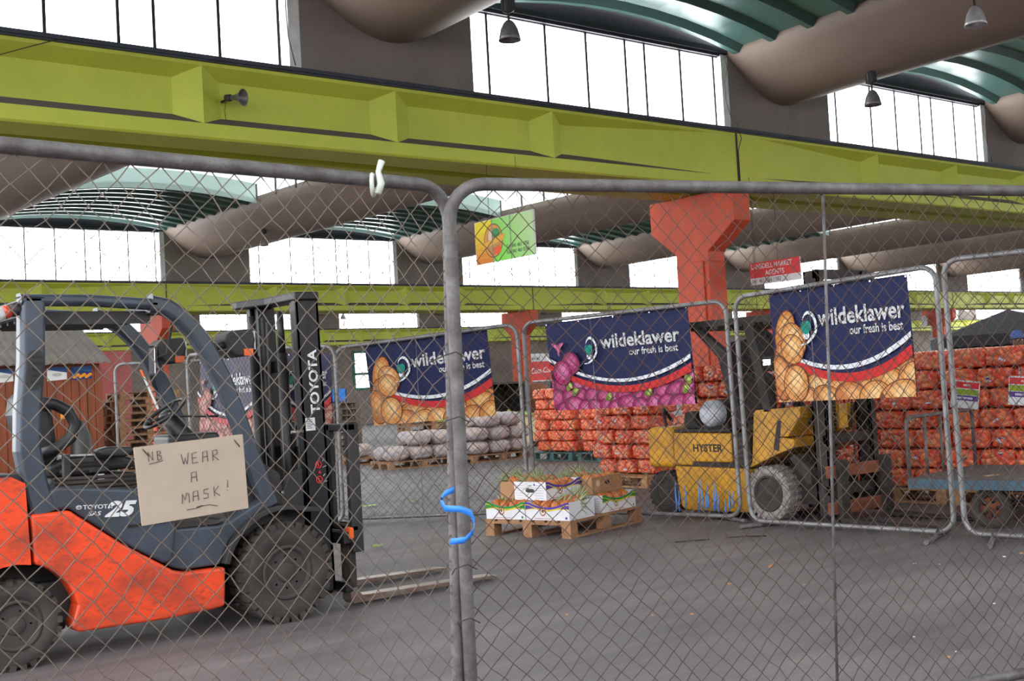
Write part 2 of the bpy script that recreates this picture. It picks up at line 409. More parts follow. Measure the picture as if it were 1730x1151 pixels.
# clerestory walls, windows and troughs
def uprofile(hw, zt, zb, n=16):
    return [(hw * t, zb + (zt - zb) * abs(t) ** 1.85) for t in [-1 + 2.0 * i / n for i in range(n + 1)]]
MULL = [0.29, 1.16, 1.81, 2.47, 2.81, 3.46, 4.10]   # offsets from a panel's right edge
for bi, (y, pitch, x0, zt, zb) in enumerate(ROWS):
    ks = range(-3, 4) if bi == 0 else range(-2, 11)
    tw = TW[bi]
    for k in ks:
        xl = x0 + pitch * k; xr = xl + tw
        if bi == 2 and xl < 5: continue
        up = uprofile(tw / 2, zt, zb); cx = (xl + xr) / 2
        p = [(xl, 4.66)] + [(xl, zt)] + [(cx + a, z) for a, z in up[1:-1]] + [(xr, zt)] + [(xr, 4.66)]
        q = MB().prism(p, y + 0.06, y + 0.30)
        structure(q.build('wall', 'raw_concrete'), f'grey concrete wall panel under a roof trough above the {["nearest", "second", "farthest"][bi]} beam', 'wall panel')
        # window to the right of this panel
        wx0, wx1 = xr, xl + pitch
        wl = f'clerestory window with thin dark bars above the {["nearest", "second", "farthest"][bi]} lime beam'
        wo = thing('window', ((wx0 + wx1) / 2, y + 0.16, 4.69), wl, 'window', 'clerestory windows'); wo['kind'] = 'structure'
        of = (wo.location.x, wo.location.y, wo.location.z)
        fr = MB(); sc_ = (wx1 - wx0) / 4.30
        for i, d in enumerate(MULL): fr.box(wx0 + d * sc_ - 0.015, wx0 + d * sc_ + 0.015, y + 0.14, y + 0.18, 4.69, zt)
        fr.box(wx0, wx1, y + 0.13, y + 0.2, zt - 0.03, zt + 0.03); fr.box(wx0, wx1, y + 0.05, y + 0.12, zt + 0.02, zt + 0.09)
        fr.build('window_frame', 'frame_dark', wo, off=of)
        jb = MB().box(wx1 - 0.13, wx1, y + 0.07, y + 0.28, 4.69, zt)
        jb.build('jamb', 'white_paint', wo, off=of)
        MB().box(wx0, wx1 - 0.13, y + 0.155, y + 0.16, 4.69, zt - 0.02).build('pane', 'lit_frosted_pane', wo, off=of)

def trough(k, ya, xa, pa, yb, xb, pb, label):
    """concrete U trough between two beam rows, (half width, centre x, edge z, bottom z) at each end"""
    rows = []
    for (yy, cx, (hw, zt, zb)) in ((ya, xa, pa), (yb, xb, pb)):
        u = uprofile(hw, zt, zb); lip = 0.15
        o_ = [(-hw, zt + lip)] + u + [(hw, zt + lip)]
        i_ = [(hw - 0.06, zt + lip)] + [(a * 0.94, z + 0.07) for a, z in reversed(u)] + [(-hw + 0.06, zt + lip)]
        rows.append([V(cx + a, yy, z) for a, z in o_ + i_])
    n = len(rows[0])
    b = MB().grid(rows, smooth=True, closed=True)
    o = b.build('ceiling_trough', 'stained_concrete')
    structure(o, label, 'roof trough')
def arches(xa0, xa1, ya, za, xb0, xb1, yb, zb, label, y0, y1, rise=0.22, amp=0.062, fold=0.60):
    """folded teal sheets arched from trough to trough"""
    rows = []; N = 8; st = []; y = y0
    while y < y1 - 0.02:
        st += [(y, 0.0), (y + 0.62 * fold, 0.0), (y + 0.75 * fold, -amp), (y + 0.88 * fold, -amp)]; y += fold
    st = [q for q in st if q[0] < y1] + [(y1, 0.0)]
    for y, dz in st:
        f = (y - ya) / (yb - ya); l = xa0 + (xb0 - xa0) * f; r = xa1 + (xb1 - xa1) * f; z = za + (zb - za) * f
        rows.append([V(l + (r - l) * t, y, z + 0.07 + rise * (1 - (2 * t - 1) ** 2) + dz) for t in [j / N for j in range(N + 1)]])
    o = MB().grid(rows, smooth=False).build('ceiling', 'teal_sheet', solid=0.01)
    structure(o, label, 'roof sheeting')
    if abs(y1 - (yb + 0.02)) < 0.01 or abs(y1 - (ya + 0.02)) < 0.01:
        l, r, z = (xb0, xb1, zb) if abs(y1 - (yb + 0.02)) < 0.01 else (xa0, xa1, za)
        up = [(l + (r - l) * t, z + 0.06 + rise * (1 - (2 * t - 1) ** 2) + amp) for t in [j / N for j in range(N + 1)]]
        structure(MB().prism([(l, z - 0.02), (r, z - 0.02)] + up[::-1], y1 + 0.06, y1 + 0.10).build('wall', 'frame_dark'), 'dark closing strip between window head and ' + label, 'closing strip')
def monitor(xa0, xa1, ya, za, xb0, xb1, yb, zb, y0, y1, nm):
    """raised pale roof with glazed sides between two troughs"""
    def at(y):
        f = (y - ya) / (yb - ya); return xa0 + (xb0 - xa0) * f, xa1 + (xb1 - xa1) * f, za + (zb - za) * f
    rows = []
    for y in (y0, y1):
        l, r, z = at(y)
        rows.append([V(l + (r - l) * t, y, z + 0.42 + 0.18 * (1 - (2 * t - 1) ** 2)) for t in [j / 12 for j in range(13)]])
    structure(MB().grid(rows).build('ceiling', 'pale_teal_sheet'), f'raised pale teal roof strip between troughs, {nm}', 'raised roof')
    for ye in (y0, y1):
        l, r, z = at(ye); ed = []
        for t in [j / 12 for j in range(13)]:
            ed.append((l + (r - l) * t, z - 0.03 + 0.2 * (1 - (2 * t - 1) ** 2), z + 0.42 + 0.18 * (1 - (2 * t - 1) ** 2)))
        e = MB().grid([[V(x, ye, a) for x, a, c in ed], [V(x, ye, c) for x, a, c in ed]], smooth=False)
        structure(e.build('ceiling', 'pale_teal_sheet', solid=0.01), f'pale teal end sheet closing the raised roof strip, {nm}', 'raised roof end')
    for side in (0, 1):
        wo = thing('window', (at(y0)[side], y0, at(y0)[2]), f'glazed side of the raised roof strip, {nm}', 'window', 'raised roof glazing'); wo['kind'] = 'structure'
        of = tuple(wo.location); fr = MB(); L = y1 - y0; n = int(abs(L) / 0.9)
        for i in range(n + 1):
            yy = y0 + L * i / n; l = at(yy); fr.box(l[side] - 0.02, l[side] + 0.02, yy - 0.018, yy + 0.018, l[2] + 0.05, l[2] + 0.45)
        fr.build('window_frame', 'frame_dark', wo, off=of)
        a, b = at(y0), at(y1)
        g = MB().add([V(a[side], y0, a[2] + 0.07), V(b[side], y1, b[2] + 0.07), V(b[side], y1, b[2] + 0.44), V(a[side], y0, a[2] + 0.44)], [(0, 1, 2, 3)])
        g.build('pane', 'window_glass', wo, off=of)
# bay in front of the nearest beam
y1, p1, xs1, zt1, zb1 = ROWS[0]
for k in range(-2, 4):
    xl = xs1 + p1 * k; cx = xl + TW[0] / 2
    trough(k, y1 + 0.08, cx, (TW[0] / 2, zt1, zb1), -7.5, cx, (TW[0] / 2, zt1 + 0.25, zb1 + 0.25), 'brown stained concrete roof trough in front of the nearest beam')
    if k < 3:
        a0, a1 = xl + TW[0], xl + p1
        arches(a0, a1, y1, zt1, a0, a1, -7.5, zt1 + 0.25, 'folded teal roof sheeting in front of the nearest beam', 3.2, y1 + 0.02, 0.24, 0.085, 0.60)
        monitor(a0, a1, y1, zt1, a0, a1, -7.5, zt1 + 0.25, -7.0, 3.2, 'in front of the nearest beam')
for b in (0, 1):
    ya, pa, xa, zta, zba = ROWS[b]; yb, pb, xb, ztb, zbb = ROWS[b + 1]
    nm = ['between the nearest and second beams', 'between the second and farthest beams'][b]
    for k in range(-2, 7 if b == 0 else 10):
        la, lb = xa + pa * k, xb + pb * k
        trough(k, ya + 1.3, la + TW[b] / 2, (TW[b] / 2, zta, zba), yb + 0.08, lb + TW[b + 1] / 2, (TW[b + 1] / 2, ztb, zbb), f'brown stained concrete roof trough {nm}')
        A0, A1, B0, B1 = la + TW[b], la + pa, lb + TW[b + 1], lb + pb
        arches(A0, A1, ya, zta, B0, B1, yb, ztb, f'folded teal roof sheeting near the {["second", "farthest"][b]} beam {nm}', yb - 5.4, yb + 0.02)
        arches(A0, A1, ya, zta, B0, B1, yb, ztb, f'folded teal roof sheeting near the {["nearest", "second"][b]} beam {nm}', ya + 1.3, ya + 3.8)
        monitor(A0, A1, ya, zta, B0, B1, yb, ztb, ya + 3.8, yb - 5.4, nm)

# far wall with windows
YW = 51.2
bw = MB()
segs = [(5, 30.3), (32.3, 46), (49.5, 100)]
for a, b in segs: bw.box(a, b, YW, YW + 0.3, 0, 4.7)
for a, b in ((30.3, 32.3), (46, 49.5)): bw.box(a, b, YW, YW + 0.3, 0, 1.75); bw.box(a, b, YW, YW + 0.3, 3.6, 4.7)
structure(MB().box(-25, 70, -9.3, -9.0, 0, 4.2).build('wall_light_block', 'wall_render'), 'grey rendered wall added behind the camera to block low light', 'wall')  # unseen wall, added to cut the level light coming from behind the camera
structure(bw.build('wall_back', 'wall_render'), 'grey rendered wall at the far end of the hall', 'wall')
for wi, (a, b) in enumerate(((30.3, 32.3), (46, 49.5))):
    wo = thing('window', (a, YW, 1.75), ['green framed window in the far wall beside the left navy banner', 'green framed window in the far wall behind the fruit'][wi], 'window'); wo['kind'] = 'structure'
    fr = MB()
    for x in (0, (b - a) * 0.5, b - a): fr.box(x - 0.06, x + 0.06, -0.05, 0.05, 0, 1.85)
    for z in (0, 0.75, 1.85): fr.box(0, b - a, -0.05, 0.05, z - 0.06, z + 0.06)
    fr.build('window_frame', 'window_green', wo)
    MB().box(0, b - a, 0.06, 0.065, 0, 1.85).build('pane', 'window_glass', wo)

# ================================================================ the near orange and slate forklift
def wheel(parent, c, R, wd, hubr, axis_sign, tyre, disc, name='wheel', lugs=30, nb=8):
    """tyre with shoulder lugs, dished disc, hub and bolts; the axle lies along local y, axis_sign gives the outer side"""
    M = Matrix.Translation(c) @ Matrix.Rotation(-axis_sign * PI / 2, 4, 'X')   # local z -> outward
    h = wd / 2
    t = MB().lathe([(hubr, -h), (R * 0.86, -h), (R * 0.95, -h * 0.86), (R * 0.965, 0), (R * 0.95, h * 0.86), (R * 0.86, h), (R * 0.75, h * 1.02), (hubr * 1.06, h * 0.92), (hubr, h * 0.8), (hubr, -h)], M, 56)
    for i in range(lugs):
        for s_ in (-1, 1):
            a = 2 * PI * (i + (0.5 if s_ < 0 else 0)) / lugs
            Q = M @ Matrix.Rotation(a, 4, 'Z')
            t.box(R * 0.88, R, -R * 0.07, R * 0.07, (0.1 if s_ > 0 else -1.0) * h, (1.0 if s_ > 0 else -0.1) * h, Q)
    to = t.build(name, tyre, parent)
    d = MB().lathe([(hubr * 1.04, h * 0.72), (hubr * 1.04, h * 0.95), (hubr * 0.9, h * 0.95), (hubr * 0.86, h * 0.55), (hubr * 0.74, h * 0.42), (hubr * 0.42, h * 0.45), (hubr * 0.40, h * 0.75), (hubr * 0.34, h * 0.85), (0.0, h * 0.85)], M, 40)
    d.build('wheel_disc', disc, to)
    for i in range(nb):
        a = 2 * PI * i / nb; q = M @ Matrix.Translation((hubr * 0.6 * math.cos(a), hubr * 0.6 * math.sin(a), h * 0.42))
        MB().lathe([(R * 0.045, 0), (R * 0.045, h * 0.18), (R * 0.025, h * 0.2), (R * 0.025, h * 0.3), (0, h * 0.3)], q, 6, smooth=False).build('bolt', 'bolt_steel', to)
    return to

T0 = (2.68, 7.40, 0.0)
tr = thing('forklift', T0, 'orange and slate grey forklift behind the near fence, with black mast and lowered forks', 'forklift')
YN, YF = 6.86, 7.94
def tb(b, name, material, bevel=0.0, parent=None, seg=2): return b.build(name, material, parent or tr, bevel=bevel, seg=seg, off=T0)
def arc(cx, cz, r, a0, a1, n): return [(cx + r * math.cos(math.radians(a0 + (a1 - a0) * i / n)), cz + r * math.sin(math.radians(a0 + (a1 - a0) * i / n))) for i in range(n + 1)]
# counterweight with rear wheel arches
cwp = [(1.0, 0.30), (0.96, 0.75), (1.02, 1.03), (1.15, 1.08), (1.86, 1.06), (1.93, 1.02), (1.945, 0.57)] + arc(1.86, 0.25, 0.33, 75, 180, 8) + [(1.5, 0.22)]
tb(MB().prism(cwp, YN, YF), 'counterweight', 'truck_orange', 0.04, seg=3)
tb(MB().prism([(1.10, 1.05), (1.12, 1.09), (1.90, 1.075), (1.92, 1.03), (1.9, 1.02)], YN + 0.01, YF - 0.01), 'counterweight_cap', 'truck_dark', 0.008)
# orange side frame
op = [(1.955, 0.845), (2.17, 0.845), (2.21, 0.81), (2.46, 0.62), (2.70, 0.465), (2.76, 0.425), (2.83, 0.405), (3.09, 0.40), (3.075, 0.165), (2.98, 0.155), (2.70, 0.145), (2.19, 0.155), (2.15, 0.19)] + arc(1.86, 0.25, 0.335, 10, 72, 6)
for ya, yb in ((YN, YN + 0.14), (YF - 0.14, YF)): tb(MB().prism(op, ya, yb), 'side_frame', 'truck_orange', 0.018, seg=3)
tb(MB().box(1.95, 3.05, YN + 0.14, YF - 0.14, 0.2, 0.44), 'chassis', 'truck_dark')
tb(MB().box(1.75, 2.2, YN + 0.25, YF - 0.25, 0.14, 0.55), 'steer_axle', 'truck_dark', 0.02)
# slate hood with side panel, step and front cowl
hp = [(2.08, 0.85), (2.06, 0.97), (2.12, 0.985), (2.55, 0.93), (2.76, 0.90), (2.80, 0.72), (2.76, 0.47), (2.70, 0.475), (2.46, 0.63), (2.21, 0.82), (2.17, 0.855)]
tb(MB().prism(hp, YN + 0.015, YF - 0.015), 'hood', 'truck_slate', 0.02, seg=3)
tb(MB().prism([(2.50, 0.71), (2.78, 0.715), (2.78, 0.725), (2.50, 0.725)], YN + 0.005, YN + 0.02), 'hood_seam', 'mast_black')
sp = [(2.62, 0.655), (2.80, 0.665), (3.07, 0.655), (3.14, 0.672), (3.40, 0.80), (3.47, 0.80), (3.44, 0.73), (3.33, 0.70), (3.22, 0.62), (3.14, 0.56), (3.09, 0.47), (3.07, 0.415), (2.83, 0.415), (2.76, 0.44), (2.68, 0.5)]
for ya, yb in ((YN + 0.03, YN + 0.2), (YF - 0.2, YF - 0.03)): tb(MB().prism(sp, ya, yb), 'step', 'truck_slate', 0.015, seg=3)
tb(MB().box(2.74, 3.4, YN + 0.2, YF - 0.2, 0.40, 0.66), 'floor_plate', 'truck_dark', 0.01)
tb(MB().prism([(2.66, 0.668), (3.06, 0.66), (3.12, 0.675), (3.0, 0.70), (2.7, 0.70)], YN + 0.05, YN + 0.4), 'step_mat', 'rubber', 0.005)
for s_, ya, yb in ((1, YN - 0.02, YN + 0.2), (-1, YF - 0.2, YF + 0.02)):
    a_ = arc(3.49, 0.31, 0.395, 165, 62, 12) + arc(3.49, 0.31, 0.43, 62, 165, 12)
    fd = MB().prism([(x + (0.1 if i in (12, 13) else 0), z) for i, (x, z) in enumerate(a_)], ya, yb)
    tb(fd, 'fender', 'truck_dark', 0.006)
tb(MB().prism([(3.16, 0.66), (3.16, 1.02), (3.22, 1.09), (3.34, 1.07), (3.55, 0.93), (3.62, 0.45), (3.4, 0.42)], YN + 0.12, YF - 0.12), 'dash_cowl', 'truck_dark', 0.02)
# overhead guard
def pillar(path, wd, th, y, inward):
    b = MB(); rows = []
    for i, (x, z) in enumerate(path):
        a = Vector(path[max(0, i - 1)]); c = Vector(path[min(len(path) - 1, i + 1)]); t = (c - a).normalized(); n_ = Vector((-t.y, t.x))
        o_ = Vector((x, z)); p = o_ - n_ * wd / 2; q = o_ + n_ * wd / 2
        e = th * 0.22
        rows.append([V(p.x, y + e, p.y), V(p.x + n_.x * e, y, p.y + n_.y * e), V(q.x - n_.x * e, y, q.y - n_.y * e), V(q.x, y + e, q.y), V(q.x, y + th, q.y), V(p.x, y + th, p.y)])
    b.grid(rows, smooth=False, closed=True)
    for k in (0, len(rows) - 1): b.f.append(tuple(range(k * 6, k * 6 + 6))); b.sm.append(False); b.c.append((1, 1, 1, 1))
    return b
fp = [(2.70, 2.025), (2.80, 2.005), (2.88, 1.955), (2.97, 1.865), (3.05, 1.75), (3.145, 1.56), (3.23, 1.33), (3.31, 1.08), (3.40, 0.82), (3.43, 0.74)]
rp = [(2.02, 2.06), (2.005, 1.70), (1.975, 1.42), (1.965, 1.2), (1.995, 1.0), (2.04, 0.84)]
for y, nm in ((YN + 0.01, 'near'), (YF - 0.10, 'far')):
    tb(pillar(fp, 0.105, 0.09, y, 1), 'front_pillar', 'truck_slate', 0.008)
    tb(pillar(rp, 0.14, 0.10, y, 1), 'rear_pillar', 'truck_slate', 0.008)
    tb(pillar([(1.95, 2.045), (2.35, 2.045), (2.74, 2.02)], 0.065, 0.09, y, 1), 'roof_rail', 'truck_slate', 0.006)
tb(MB().box(1.95, 2.0, YN + 0.05, YF - 0.05, 1.95, 2.05), 'rear_crossbar', 'truck_slate', 0.01)
tb(MB().box(2.70, 2.78, YN + 0.1, YF - 0.1, 1.96, 2.02), 'front_crossbar', 'truck_slate', 0.01)
for i in range(6):
    y = YN + 0.18 + i * 0.145
    tb(MB().box(2.0, 2.72, y, y + 0.035, 1.93, 1.99), 'roof_bar', 'truck_dark', 0.005)
tb(MB().box(2.1, 2.72, YN + 0.1, YN + 0.13, 1.91, 1.985), 'roof_lining', 'truck_dark')
vt = MB().prism(arc(2.0, 1.58, 0.042, 180, 360, 8) + arc(2.015, 1.72, 0.042, 0, 180, 8), YN - 0.002, YN + 0.014)
vo = tb(vt, 'pillar_vent', 'truck_dark')
for i in range(5): tb(MB().box(1.98 + i * 0.004, 2.035 + i * 0.004, YN - 0.005, YN - 0.001, 1.575 + i * 0.035, 1.587 + i * 0.035), 'vent_slot', 'mast_black', parent=vo)
bl = MB().lathe([(0.033, 0), (0.036, 0.02), (0.036, 0.10), (0.02, 0.12), (0, 0.12)], frame3((1.94, YN + 0.06, 2.02), (0, 1, 0), (0.15, 0, 0.5)) @ Matrix.Rotation(PI / 2, 4, 'Y'), 16)
tb(MB().lathe([(0.038, 0), (0.038, 0.05), (0, 0.05)], rot('Y', -PI / 2 - 0.3, (1.95, YN + 0.06, 2.0)), 16), 'beacon_base', 'truck_dark')
tb(MB().lathe([(0.036, 0.05), (0.038, 0.09), (0, 0.09)], rot('Y', -PI / 2 - 0.3, (1.95, YN + 0.06, 2.0)), 16), 'beacon_lens', 'lens_red')
tb(MB().lathe([(0.037, 0.09), (0.036, 0.15), (0.02, 0.17), (0, 0.17)], rot('Y', -PI / 2 - 0.3, (1.95, YN + 0.06, 2.0)), 16), 'beacon_lens', 'white_paint')
# seat, steering, mirror
tb(MB().box(2.14, 2.66, 7.12, 7.62, 0.93, 1.02).box(2.2, 2.5, 7.12, 7.62, 1.02, 1.08), 'seat_base', 'truck_dark', 0.03, seg=3)
tb(MB().prism([(2.16, 1.02), (2.14, 1.10), (2.25, 1.14), (2.55, 1.13), (2.66, 1.10), (2.66, 1.04)], 7.14, 7.6), 'seat', 'vinyl_black', 0.03, seg=3)
tb(MB().prism([(2.10, 1.08), (2.02, 1.40), (2.04, 1.52), (2.12, 1.54), (2.19, 1.42), (2.22, 1.12)], 7.16, 7.58), 'backrest', 'vinyl_black', 0.04, seg=3)
hb = [V(2.08, 7.12, 1.47), V(2.18, 7.12, 1.455), V(2.26, 7.12, 1.41), V(2.30, 7.12, 1.33), V(2.27, 7.12, 1.25), V(2.18, 7.12, 1.19), V(2.08, 7.12, 1.16)]
tb(MB().tube(hb, 0.036, 12), 'hip_restraint', 'vinyl_black')
tb(MB().prism([(2.40, 1.13), (2.38, 1.17), (2.45, 1.185), (2.60, 1.175), (2.62, 1.14), (2.55, 1.115)], 7.0, 7.1), 'armrest', 'vinyl_black', 0.02, seg=3)
tb(MB().box(2.18, 2.22, 6.98, 7.02, 1.02, 1.16).box(2.2, 2.36, 6.99, 7.0, 1.10, 1.13).box(2.33, 2.42, 6.985, 7.005, 1.04, 1.065), 'seat_belt', 'vinyl_black', 0.006)
tb(MB().box(2.37, 2.41, 6.975, 6.985, 0.985, 1.03), 'belt_buckle', 'chrome', 0.003)
for i in range(4): tb(MB().tube([V(2.12, 6.98, 0.945 + i * 0.025), V(2.62, 6.98, 0.93 + i * 0.025)], 0.011, 8), 'seat_bellows_fold', 'rubber')
sw = Matrix.Translation((2.985, 7.46, 1.36)) @ Matrix.Rotation(-0.62, 4, 'Y')
ring = MB().tube([sw @ V(0.15 * math.cos(a), 0.15 * math.sin(a), 0) for a in [2 * PI * i / 32 for i in range(32)]], 0.013, 10, closed=True)
wo_ = tb(ring, 'steering_wheel', 'vinyl_black')
tb(MB().lathe([(0.045, -0.03), (0.05, 0.0), (0.03, 0.012), (0, 0.012)], sw, 20), 'wheel_hub', 'vinyl_black', parent=wo_)
for a in (0.5, 2.6, 4.7): tb(MB().tube([sw @ V(0.04 * math.cos(a), 0.04 * math.sin(a), -0.01), sw @ V(0.15 * math.cos(a), 0.15 * math.sin(a), 0)], 0.01, 8), 'wheel_spoke', 'vinyl_black', parent=wo_)
tb(MB().lathe([(0.018, 0), (0.022, 0.03), (0, 0.045)], sw @ Matrix.Translation((-0.13, -0.04, 0.01)), 12), 'spinner_knob', 'vinyl_black', parent=wo_)
tb(MB().tube([V(3.0, 7.46, 1.34), V(3.1, 7.46, 1.2), V(3.2, 7.46, 1.02)], [0.05, 0.07, 0.1], 14), 'steering_column', 'vinyl_black')
tb(MB().tube([V(3.02, 7.42, 1.34), V(3.2, 7.36, 1.325), V(3.3, 7.34, 1.32)], 0.007, 6), 'control_lever', 'vinyl_black')
tb(MB().box(2.95, 3.3, 7.32, 7.6, 1.12, 1.22), 'dashboard', 'vinyl_black', 0.03, seg=3)
mm = Matrix.Translation((2.67, YN - 0.03, 1.67)) @ Matrix.Rotation(0.9, 4, 'Z') @ Matrix.Rotation(0.05, 4, 'Y')
mo = tb(MB().prism(arc(0, 0.07, 0.028, 0, 180, 8) + arc(0, -0.07, 0.028, 180, 360, 8), -0.02, 0.012, M=mm), 'mirror', 'vinyl_black', 0.004)
tb(MB().prism(arc(0, 0.068, 0.022, 0, 180, 8) + arc(0, -0.068, 0.022, 180, 360, 8), -0.0235, -0.02, M=mm), 'mirror_glass', 'chrome', parent=mo)
tb(MB().tube([V(2.71, YN, 1.70), V(2.80, YN + 0.06, 1.72), V(2.86, YN + 0.10, 1.93)], 0.008, 8), 'mirror_arm', 'truck_dark')
gr = [V(3.20, YF - 0.02, 1.80), V(3.10, YF - 0.06, 1.72), V(3.06, YF - 0.08, 1.60), V(3.10, YF - 0.06, 1.52), V(3.22, YF - 0.03, 1.38)]
tb(MB().tube(gr, 0.014, 10), 'grab_handle', 'vinyl_black')
tb(MB().box(0, 0.004, -0.018, 0.018, 0, 0.24, Matrix.Translation((3.105, YF - 0.06, 1.39)) @ Matrix.Rotation(-0.38, 4, 'Y')), 'warning_sticker', 'white_paint')
tb(MB().box(0, 0.005, -0.018, 0.018, 0.24, 0.29, Matrix.Translation((3.105, YF - 0.06, 1.39)) @ Matrix.Rotation(-0.38, 4, 'Y')), 'warning_sticker', 'lens_orange')
# head lamps on the guard
for y, x in ((YN + 0.16, 3.25), (YF - 0.12, 3.12)):
    lo = tb(MB().prism([(x, 1.74), (x - 0.02, 1.83), (x + 0.03, 1.865), (x + 0.17, 1.875), (x + 0.19, 1.80), (x + 0.16, 1.70), (x + 0.05, 1.69)], y, y + 0.2), 'head_lamp', 'truck_dark', 0.02, seg=3)
    tb(MB().box(x + 0.185, x + 0.195, y + 0.02, y + 0.18, 1.74, 1.86), 'lamp_glass', 'white_paint', parent=lo)
    tb(MB().box(x + 0.10, x + 0.165, y - 0.006, y + 0.01, 1.70, 1.745), 'indicator', 'lens_orange', parent=lo)
    tb(MB().tube([V(x - 0.1, y + 0.06, 1.76), V(x + 0.02, y + 0.06, 1.78)], 0.025, 8), 'lamp_bracket', 'truck_dark', parent=lo)
# wheels
wheel(tr, (3.49 - T0[0], YN + 0.07 - T0[1], 0.315), 0.315, 0.21, 0.165, -1, 'rubber', 'wheel_dusty', 'front_wheel')
wheel(tr, (3.49 - T0[0], YF - 0.07 - T0[1], 0.315), 0.315, 0.21, 0.165, 1, 'rubber', 'wheel_dusty', 'front_wheel')
wheel(tr, (1.86 - T0[0], YN + 0.10 - T0[1], 0.245), 0.245, 0.18, 0.135, -1, 'rubber', 'wheel_dusty', 'rear_wheel', 26, 5)
wheel(tr, (1.86 - T0[0], YF - 0.10 - T0[1], 0.245), 0.245, 0.18, 0.135, 1, 'rubber', 'wheel_dusty', 'rear_wheel', 26, 5)
# mast, slightly leaning back
MT = Matrix.Translation((3.855, 0, 0.1)) @ Matrix.Rotation(math.radians(-0.9), 4, 'Y') @ Matrix.Translation((-3.78, 0, -0.1))
def mbx(b, *a): return b.box(*a, M=MT)
for y, s_ in ((7.03, 1), (7.77, -1)):
    c = MB(); o_ = y; i_ = y + s_ * 0.06
    lo_, hi_ = min(o_, o_ + s_ * 0.018), max(o_, o_ + s_ * 0.018)
    mbx(c, 3.695, 3.865, lo_, hi_, 0.12, 2.08)
    mbx(c, 3.695, 3.715, min(o_, i_), max(o_, i_), 0.12, 2.08); mbx(c, 3.845, 3.865, min(o_, i_), max(o_, i_), 0.12, 2.08)
    tb(c, 'outer_mast_rail', 'mast_black', 0.003)
    c = MB(); yy = y + s_ * 0.075
    mbx(c, 3.72, 3.87, min(yy, yy + s_ * 0.02), max(yy, yy + s_ * 0.02), 0.15, 2.06); mbx(c, 3.72, 3.74, min(yy, yy + s_ * 0.06), max(yy, yy + s_ * 0.06), 0.15, 2.06)
    tb(c, 'inner_mast_rail', 'mast_black', 0.003)
    tb(MB().tube([MT @ V(3.66, y + s_ * 0.16, 0.2), MT @ V(3.66, y + s_ * 0.16, 1.72)], 0.036, 14).tube([MT @ V(3.66, y + s_ * 0.16, 1.72), MT @ V(3.66, y + s_ * 0.16, 2.0)], 0.024, 12), 'lift_cylinder', 'mast_black')
    ch = MB(); yc = y + s_ * 0.235
    for i in range(58):
        z = 0.25 + i * 0.03
        mbx(ch, 3.695, 3.705, yc - 0.018, yc + 0.018, z, z + 0.024)
    mbx(ch, 3.698, 3.702, yc - 0.012, yc + 0.012, 0.25, 1.98)
    tb(ch, 'lift_chain', 'truck_dark')
    tb(MB().tube([MT @ V(3.70, yc + s_ * 0.06, 0.3), MT @ V(3.69, yc + s_ * 0.06, 1.1), MT @ V(3.71, yc + s_ * 0.055, 1.95)], 0.013, 8), 'hydraulic_hose', 'rubber')
hp_ = MB().prism([(3.86, 7.0), (3.86, 7.82), (3.60, 7.80), (3.60, 7.72), (3.68, 7.45), (3.68, 7.0)], 2.06, 2.115, 'z', M=MT)
tb(hp_, 'mast_head_plate', 'mast_black', 0.01)
for z in (0.3, 1.0, 1.60): tb(mbx(MB(), 3.80, 3.85, 7.05, 7.75, z, z + 0.08), 'mast_crossmember', 'mast_black', 0.006)
tb(MB().tube([MT @ V(3.78, 7.4, 0.25), MT @ V(3.78, 7.4, 1.25)], 0.05, 16), 'centre_cylinder', 'mast_black')
tb(MB().tube([V(3.3, 7.1, 0.62), V(3.72, 7.1, 0.78)], 0.035, 12), 'tilt_cylinder', 'truck_dark')
tb(MB().prism([(3.52, 0.72), (3.62, 0.92), (3.72, 0.95), (3.72, 0.55), (3.52, 0.55)], 7.0, 7.04), 'mast_gusset', 'truck_dark', 0.01)
tb(MB().lathe([(0.022, 0), (0.022, 0.02), (0, 0.02)], Matrix.Translation((3.55, 7.0, 0.80)) @ Matrix.Rotation(PI / 2, 4, 'X'), 10), 'mast_pin', 'bolt_steel')
tb(MB().tube([MT @ V(3.68, 7.0, 1.19), MT @ V(3.60, 7.02, 1.19)], 0.012, 8), 'hose_clamp', 'bolt_steel')
